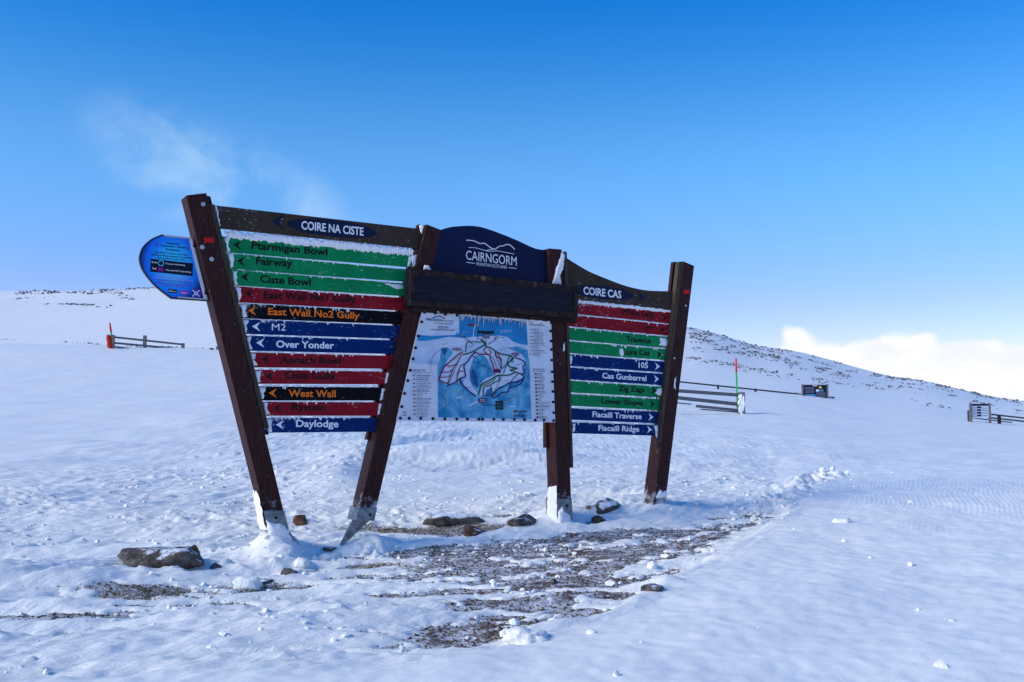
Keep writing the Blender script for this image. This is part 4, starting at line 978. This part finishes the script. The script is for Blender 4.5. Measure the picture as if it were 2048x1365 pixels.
sc_ = mb.build('snow_crust', M['crust'], None, True); sc_.parent = fo; sc_.location = -fo.location; tag(sc_, kind='stuff')
def pole(label, px0, py0, px1, py1, pymid, y, r):
    tp, bt = at(px0, py0, y), at(px1, py1, y); gb = Vector((bt.x, bt.y, gz(bt)-.2)); e = empty('marker_pole', (bt.x, bt.y, gz(bt))); tag(e, label, 'marker pole', 'red and green marker poles')
    k = (pymid-py0)/(py1-py0); md = tp+(bt-tp)*k; o_ = e.location
    ax = (bt-tp).normalized(); gb = bt+ax*max(0, (bt.z-gz(bt)+.2)/max(.2, -ax.z))
    for nm, a, b_, mt in (('upper_section', tp, md, 'polered'), ('lower_section', md, gb, 'polegreen')):
        mb = MB(); n = 8
        ring = lambda c, q: [Vector(c)-o_+Vector((q*math.cos(2*math.pi*i/n), q*math.sin(2*math.pi*i/n), 0)) for i in range(n)]
        mb.hexa(ring(b_, r), ring(a, r*.85)); mb.build(nm, M[mt], e, True)
pole('red and green marker pole behind the right hand fence end post', 1472, 717, 1474, 800, 745, 53, .05)
pole('slightly leaning red and green marker pole beside the orange padded post', 219.5, 646.5, 226, 690, 664, 67, .07)
# padded post
pp = at(217.5, 671, 65.5); pb = empty('padded_post', (pp.x, pp.y, gz(pp))); tag(pb, 'weathered orange red padded post at the left end of the short fence', 'post')
mb = MB(); n = 10; zs = np.linspace(-.3, pp.z-gz(pp), 9); vs = []; fs = []
for i, z in enumerate(zs):
    rr = .17*(1+.12*math.sin(i*2.3)); vs += [(rr*math.cos(2*math.pi*k/n)+.02*(8-i), rr*math.sin(2*math.pi*k/n), z) for k in range(n)]
for i in range(8): fs += [(i*n+k, i*n+(k+1) % n, (i+1)*n+(k+1) % n, (i+1)*n+k) for k in range(n)]
fs.append(tuple(range(8*n, 9*n))); mb.add(vs, fs); mb.build('padding', M['pad'], pb, True)
mb = MB(); mb.box((-.03, -.03, -.3), (.03, .03, pp.z-gz(pp)+.06)); mb.build('core_post', M['grey'], pb)
# info boards
def info_board(label, quad, y, legs, dark):
    P = [at(x, yy, y) for x, yy in quad]; bs = (P[2]+P[3])/2; e = empty('information_board', (bs.x, bs.y, gz(bs))); tag(e, label, 'information board'); o_ = e.location
    Q = [p-o_ for p in P]; x0, x1 = min(q.x for q in Q), max(q.x for q in Q); z0, z1 = min(q.z for q in Q), max(q.z for q in Q)
    mb = MB(); mb.box((x0, -.03, z0), (x1, .03, z1)); pn_ = mb.build('panel', plain('board_print', (.01, .018, .05) if dark else (.55, .62, .72), .4), e)
    for x in (x0-.06, x1+.06):
        mb = MB(); mb.box((x-.06, -.06, min(-.4, z0-.5)), (x+.06, .06, z1+.05)); mb.build('leg', M['grey'], e)
    X = lambda k: x0+(x1-x0)*k; Z = lambda k: z0+(z1-z0)*k
    mb = MB(); fl = lambda a, b_, c, d, mi: mb.box((X(a), -.045, Z(b_)), (X(c), -.031, Z(d)), mi)
    if dark:
        fl(.08, .06, .5, .3, 1); fl(.54, .5, .66, .64, 2); fl(.68, .5, .86, .64, 1); fl(.4, .9, .6, .95, 2)
        for i in range(5): fl(.07, .42+i*.09, .45, .445+i*.09, 3)
        for i in range(5): fl(.55, .08+i*.08, .93, .105+i*.08, 3)
        mb.add([(X(.64), -.046, Z(.74)), (X(.80), -.046, Z(.74)), (X(.72), -.046, Z(.95))], [(0, 1, 2)], 4)
    else:
        fl(0, .86, 1, 1, 0); 
        for i in range(6): fl(.04, .1+i*.12, .26, .17+i*.12, 3)
        for i in range(4): fl(.3, .12+i*.19, .55, .24+i*.19, 0); fl(.6, .16+i*.17, .92, .2+i*.17, 1)
    mb.build('printing', None, e, mats=[plain('bp_navy', (.008, .016, .05), .4), plain('bp_blue', (.08, .25, .42), .4), M['white'], plain('bp_grey', (.25, .3, .4), .4), plain('bp_yellow', (.75, .65, .02), .4)])
info_board('dark navy information board with a yellow warning triangle on the low fence', [(1607, 770), (1653, 770), (1653.5, 797), (1607, 797)], 75, 0, True)
info_board('white information board with a dark header at the far right fence', [(1944, 808), (1976, 808), (1976.5, 836.5), (1944, 836.5)], 57.5, 0, False)

# ------------------------------------------------------------------ rocks, chunks, gravel, far scree
def ico(sub):
    bm = bmesh.new(); bmesh.ops.create_icosphere(bm, subdivisions=sub, radius=1); v = np.array([tuple(x.co) for x in bm.verts]); f = [tuple(x.index for x in p.verts) for p in bm.faces]; bm.free(); return v, f
I1, I2, I3, I4 = ico(1), ico(2), ico(3), ico(4)
def n3(v, s, seed):
    return fbm(v[:, 0]*s+seed, v[:, 1]*s+v[:, 2]*s*1.3-seed, 3)+fbm(v[:, 2]*s-seed*2, v[:, 0]*s*.8+seed, 3)
def rock_mat(name, a, b_, snowy=.5):
    m, t, bb = newmat(name); oc = t.coord(); g = t.noise(oc, 14., 6., .7); g2 = t.noise(oc, 5., 5., .65)
    nz = t.sep(t.n.new('ShaderNodeNewGeometry').outputs['Normal'])[2]
    c = t.mix(t.ss(g, .35, .65), a, b_); c = t.mix(t.m('MULTIPLY', t.ss(g2, .5, .7), .5), c, (.16, .13, .06))
    fr = t.ss(t.m('ADD', t.m('MULTIPLY', nz, .35), t.m('ADD', t.m('MULTIPLY', g2, .55), t.m('MULTIPLY', g, .3))), 1.0-snowy*.35, 1.08-snowy*.35)
    t.put(bb.inputs['Base Color'], t.mix(fr, c, (.78, .82, .87))); bb.inputs['Roughness'].default_value = .85
    t.put(bb.inputs['Normal'], t.bump(g, .7, .03)); return m
M['rock'] = rock_mat('grey_rock', (.04, .038, .038), (.15, .135, .125), .85); M['slab'] = rock_mat('slab_rock', (.045, .04, .036), (.17, .145, .125), .8); M['redrock'] = rock_mat('red_granite', (.06, .03, .024), (.16, .085, .065), .72); M['frostrock'] = rock_mat('frosted_rock', (.05, .046, .042), (.15, .135, .12), 1.0)
def rock(label, px, py, sx_, sy_, sz_, mat, seed, rz=0., sink=.35, flat_top=0., fn=None):
    g = ground_pt(px, py, fn or surf, 4, 40); v, f = I4; v = v.copy()
    d = n3(v, 1.1, seed); v = v*(1+.25*d[:, None]); v = v+(.06*n3(v, 2.6, seed+3)+.05*n3(v, 8., seed+5))[:, None]*v
    rp = np.random.RandomState(seed)
    for _ in range(11):
        nn = rp.randn(3); nn /= np.linalg.norm(nn); e_ = np.maximum(0, v@nn-rp.uniform(.5, .85)); v = v-nn*(e_*.85)[:, None]
    if flat_top: v[:, 2] = np.minimum(v[:, 2], flat_top+.08*n3(v, 1.5, seed+8))
    v = v*np.array([sx_, sy_, sz_]); c, s = math.cos(rz), math.sin(rz); v = np.stack([v[:, 0]*c-v[:, 1]*s, v[:, 0]*s+v[:, 1]*c, v[:, 2]], 1)
    v[:, 2] += sz_*(1-2*(sink+.2))
    o = mesh('rock', v, f, M[mat], None); o.location = (g[0], g[1]+sy_*.5, surf1(g[0], g[1]+sy_*.5))
    for p in o.data.polygons: p.use_smooth = seed % 2 == 0
    tag(o, label, 'rock', 'rocks poking out of the snow'); return o
rock('largest flat topped grey rock on the snow left of the leftmost post', 322, 1134, .38, .2, .14, 'slab', 4, .12, .2, .42)
rock('reddish brown rock at the right end on top of the large flat rock', 385, 1120, .08, .07, .09, 'redrock', 7, .3, .1)
rock('small rusty red rock just right of the leftmost post foot', 600, 1062, .08, .08, .085, 'redrock', 10, .2, .1, 0., big)
rock('brown lumpy rock midway between the two middle post feet', 948, 1070, .15, .12, .09, 'redrock', 13, .3, .3)
rock('broad frosted rock right behind the brown lumpy rock', 900, 1050, .4, .2, .11, 'frostrock', 16, .3, .5)
rock('rounded grey boulder just left of the third post foot', 1048, 1050, .17, .13, .11, 'rock', 19, .4, .35)
rock('frosted boulder right of the third post foot', 1200, 1022, .26, .2, .17, 'frostrock', 22, .4, .42)
rock('small red stone in front of the frosted boulder', 1196, 1046, .085, .07, .06, 'redrock', 25, .5, .3)
rock('dark stone half buried at the edge of the smooth drift', 1303, 1180, .09, .05, .035, 'rock', 28, .2, .35)
rock('small dark stone in front of the snow mound of the leftmost post', 573, 1150, .075, .06, .05, 'rock', 31, .2, .35)
rock('little grey stone right of the large flat rock', 428, 1138, .05, .04, .045, 'rock', 34, 0, .3)
rock('dark pebble standing alone in the gravel patch', 1105, 1168, .045, .035, .04, 'rock', 37, .3, .3)
rock('low frosted rock in front of the second post foot', 660, 1102, .08, .06, .035, 'rock', 40, .3, .35)
rock('flat brown stone lying in the middle of the gravel', 1175, 1105, .12, .08, .03, 'redrock', 43, .3, .4)
rock('frosted flat stone beside the snow block', 520, 1170, .11, .07, .045, 'rock', 46, .2, .35)
def chunk(label, px, py, sx_, sy_, sz_, seed, sink=.3):
    g = ground_pt(px, py, surf, 4, 40); v, f = I4 if sx_ > .1 else I3; v = v.copy(); v = np.sign(v)*np.abs(v)**.75; v = v*(1+.3*n3(v, 1.3, seed)[:, None]+.16*n3(v, 4., seed+2)[:, None]+.05*n3(v, 11., seed+4)[:, None])*np.array([sx_, sy_, sz_]); v[:, 2] += sz_*(1-2*sink)
    o = mesh('snow_lump', v, f, M['snow'], None, True); o.location = (g[0], g[1]+sy_*.4, surf1(g[0], g[1]+sy_*.4)); tag(o, label, 'snow lump', 'loose lumps of snow')
chunk('rounded snow lump on the icy ground at bottom centre', 1050, 1288, .12, .09, .055, 3, .42); chunk('white block of snow lying on bare ground at left', 492, 1178, .1, .07, .055, 6, .2)
chunk('snow lump at the foot of the leftmost post mound', 603, 1135, .06, .06, .045, 9); 
chunk('flat loose snow lump alone on the smooth drift right of the signboard', 1685, 1045, .09, .06, .03, 18, .45)
# many small loose clumps of snow
def scatter(name, pts, base_mesh, mat, sizes, flatz, seed, smooth=True, jit=.3):
    v0, f0 = base_mesh; rs = np.random.RandomState(seed); n = len(pts); k = len(v0)
    P = np.array(pts); ang = rs.rand(n)*6.283; sc = sizes
    V = np.repeat(v0[None], n, 0)*(1+jit*(rs.rand(n, k, 1)-.5)*2); V = V*(sc[:, None, None])*np.array([1, 1, 1])*np.stack([1+.5*rs.rand(n), .7+.5*rs.rand(n), flatz*(.7+.6*rs.rand(n))], 1)[:, None, :]
    c, s = np.cos(ang)[:, None], np.sin(ang)[:, None]
    V = np.stack([V[:, :, 0]*c-V[:, :, 1]*s+P[:, None, 0], V[:, :, 0]*s+V[:, :, 1]*c+P[:, None, 1], V[:, :, 2]+P[:, None, 2]], 2).reshape(-1, 3)
    Fq = (np.array(f0)[None]+(np.arange(n)*k)[:, None, None]).reshape(-1, 3).astype(np.int32)
    me = bpy.data.meshes.new(name); me.vertices.add(len(V)); me.vertices.foreach_set('co', V.astype(np.float32).ravel()); me.loops.add(Fq.size); me.loops.foreach_set('vertex_index', Fq.ravel())
    me.polygons.add(len(Fq)); me.polygons.foreach_set('loop_start', np.arange(0, Fq.size, 3, dtype=np.int32)); me.polygons.foreach_set('use_smooth', np.full(len(Fq), smooth)); me.materials.append(mat); me.update(calc_edges=True)
    o = bpy.data.objects.new(name, me); COL.objects.link(o); return o
rs = np.random.RandomState(21)
NC = 26000; x = rs.uniform(-5.4, 5.5, NC); y = rs.uniform(4.6, 15, NC)
side = drift_side(x, y); dens = np.where(side > 0, .015, np.clip(sstep(fbm(x*.7+40, y*.7, 3), -.15, .35), .08, 1)*np.where(x < .3, .62, .3))
ridge = np.exp(-((x-3.3-(y-12.2)*.55)/.3)**2)*(np.abs(y-12.4) < 2.2); dens = np.maximum(dens, ridge*.8)
k = rs.rand(NC) < dens*.8; x, y = x[k], y[k]; sz = .004+.022*rs.rand(len(x))**4; sz = sz*np.where(np.abs(x-3.3-(y-12.2)*.55) < .3, 1.6, 1)
z = surf(x, y)
tag(scatter('snow_clumps', np.stack([x, y, z+sz*.25], 1), I1, M['snow'], sz, .75, 3, False, .38), 'small loose clumps of wind blown snow scattered over the ground', 'snow clumps', kind='stuff')
x = rs.uniform(-4.6, 4, 90000); y = rs.uniform(4.6, 12.8, 90000); th = snow_h(x, y); k = th < .012; x, y, th = x[k], y[k], th[k]
sz = .003+.0075*rs.rand(len(x))**3
mG = rock_mat('gravel_stones', (.065, .045, .036), (.21, .148, .115), .6)
tag(scatter('gravel_stones', np.stack([x, y, gravel_h(x, y)+sz*.3], 1), I1, mG, sz, .7, 5, False), 'small brown gravel stones on the bare patches', 'gravel', kind='stuff')
# far scree on the hill, in loose bands
scree = []
def band(line, spread, n, clump=.08):
    for _ in range(n):
        u_ = rs.rand()*(len(line)-1); i = int(u_); f_ = u_-i; (xa, ya), (xb, yb) = line[i], line[i+1]
        px = xa+(xb-xa)*f_; py = ya+(yb-ya)*f_+abs(rs.randn())*spread
        if pn(np.array([px*.035]), np.array([py*.16+line[0][1]]))[0] < clump*rs.randn(): continue
        g = ground_pt(px, py, base, 40, 500, 260)
        if g and g[1] > 55: scree.append(g)
def ridge_py(px):
    ys = np.linspace(150, 420, 300); a = (px-1024)/F; xs_ = a*ys/cp
    return HOR-float(np.max((snow_full(xs_, ys)-CAMZ)/ys))*F
_rx = np.arange(0, 2100, 12.); _ry = np.array([ridge_py(q) for q in _rx])
def ridge_band(x0, x1, n, lo, hi):
    for _ in range(n):
        px = rs.uniform(x0, x1)
        if pn(np.array([px*.03]), np.array([.5]))[0] < -.25*rs.rand(): continue
        g = ground_pt(px, np.interp(px, _rx, _ry)+lo+(hi-lo)*rs.rand()**1.6, snow_full, 120, 450, 120)
        if g: scree.append(g)
ridge_band(1370, 2060, 650, .2, 6); ridge_band(60, 400, 260, .2, 5); ridge_band(400, 1370, 500, .2, 9)
band([(400, 600), (700, 604), (1000, 612), (1370, 690)], 6, 500)
band([(30, 581), (120, 584), (270, 592)], 3, 520); band([(180, 577), (310, 575), (400, 572)], 2.5, 330); band([(0, 596), (110, 594)], 2, 60); band([(85, 604), (225, 609)], 2.5, 200); band([(240, 595), (310, 598)], 2, 40)
band([(1378, 666), (1450, 678), (1530, 698), (1640, 722), (1760, 752), (1880, 775), (2048, 808)], 3.5, 1300); band([(1380, 672), (1460, 690), (1540, 712), (1640, 738), (1700, 748)], 7, 900); band([(1370, 712), (1480, 730), (1560, 745), (1700, 768), (1800, 775)], 5, 750)
band([(1380, 695), (1470, 702), (1560, 716)], 4, 260); band([(1750, 768), (1900, 790), (2048, 824)], 3, 260); band([(1820, 800), (1900, 815)], 3, 30)
band([(115, 686), (160, 687), (215, 690)], 1.2, 60, -1); band([(225, 690), (300, 694), (435, 701)], 1.6, 120, -1); band([(0, 679), (32, 681)], .6, 30, -1)
sc = np.array(scree); sc[:, 2] = snow_full(sc[:, 0], sc[:, 1]); d_ = sc[:, 1]; sz = (.07+.27*rs.rand(len(sc))**2.5)*np.clip(d_/250, .3, 1.1)
mS = rock_mat('scree_stone', (.09, .10, .12), (.2, .21, .23), .62)
tag(scatter('scree', sc+np.array([0, 0, .04]), I1, mS, sz, .8, 9, False), 'dark scree showing through the snow along the hill ridges', 'scree', kind='stuff')
# frosted grass on the hump beside the second post
gp = []
vs, fs = [], []
for cx, cy, n, sp_ in ((785, 1062, 1100, .26), (700, 1128, 500, .3), (930, 1056, 500, .3), (360, 1192, 700, .34), (500, 1164, 300, .22), (420, 1130, 120, .15), (1040, 1032, 200, .2)):
    g = ground_pt(cx, cy, surf, 4, 40)
    n *= 4; X = g[0]+rs.randn(n)*sp_; Y = g[1]+rs.randn(n)*sp_*.35; kk = snow_h(X, Y) < (.075 if cx == 785 else .012); X, Y = X[kk], Y[kk]; n = len(X); Z = surf(X, Y)
    for i in range(n):
        h = rs.uniform(.004, .017); a = rs.uniform(-1.2, 1.6); lean = h*rs.uniform(.6, 2.2); wd = .0025
        b_ = len(vs); dx_, dy_ = math.cos(a), math.sin(a)*.6
        vs += [(X[i]-wd*dy_, Y[i]+wd*dx_, Z[i]-.01), (X[i]+wd*dy_, Y[i]-wd*dx_, Z[i]-.01), (X[i]+dx_*lean*.5, Y[i]+dy_*lean*.5, Z[i]+h*.75), (X[i]+dx_*lean, Y[i]+dy_*lean, Z[i]+h)]
        fs += [(b_, b_+1, b_+2), (b_+1, b_+3, b_+2)]
m, t, b = newmat('frosted_grass'); oc = t.coord(); g = t.noise(oc, 25., 3.)
t.put(b.inputs['Base Color'], t.mix(t.ss(g, .45, .65), (.13, .105, .06), (.55, .56, .56))); b.inputs['Roughness'].default_value = .8
tag(mesh('frosted_grass', vs, fs, m), 'dead frosted grass poking through the snow near the post feet', 'grass', kind='stuff')
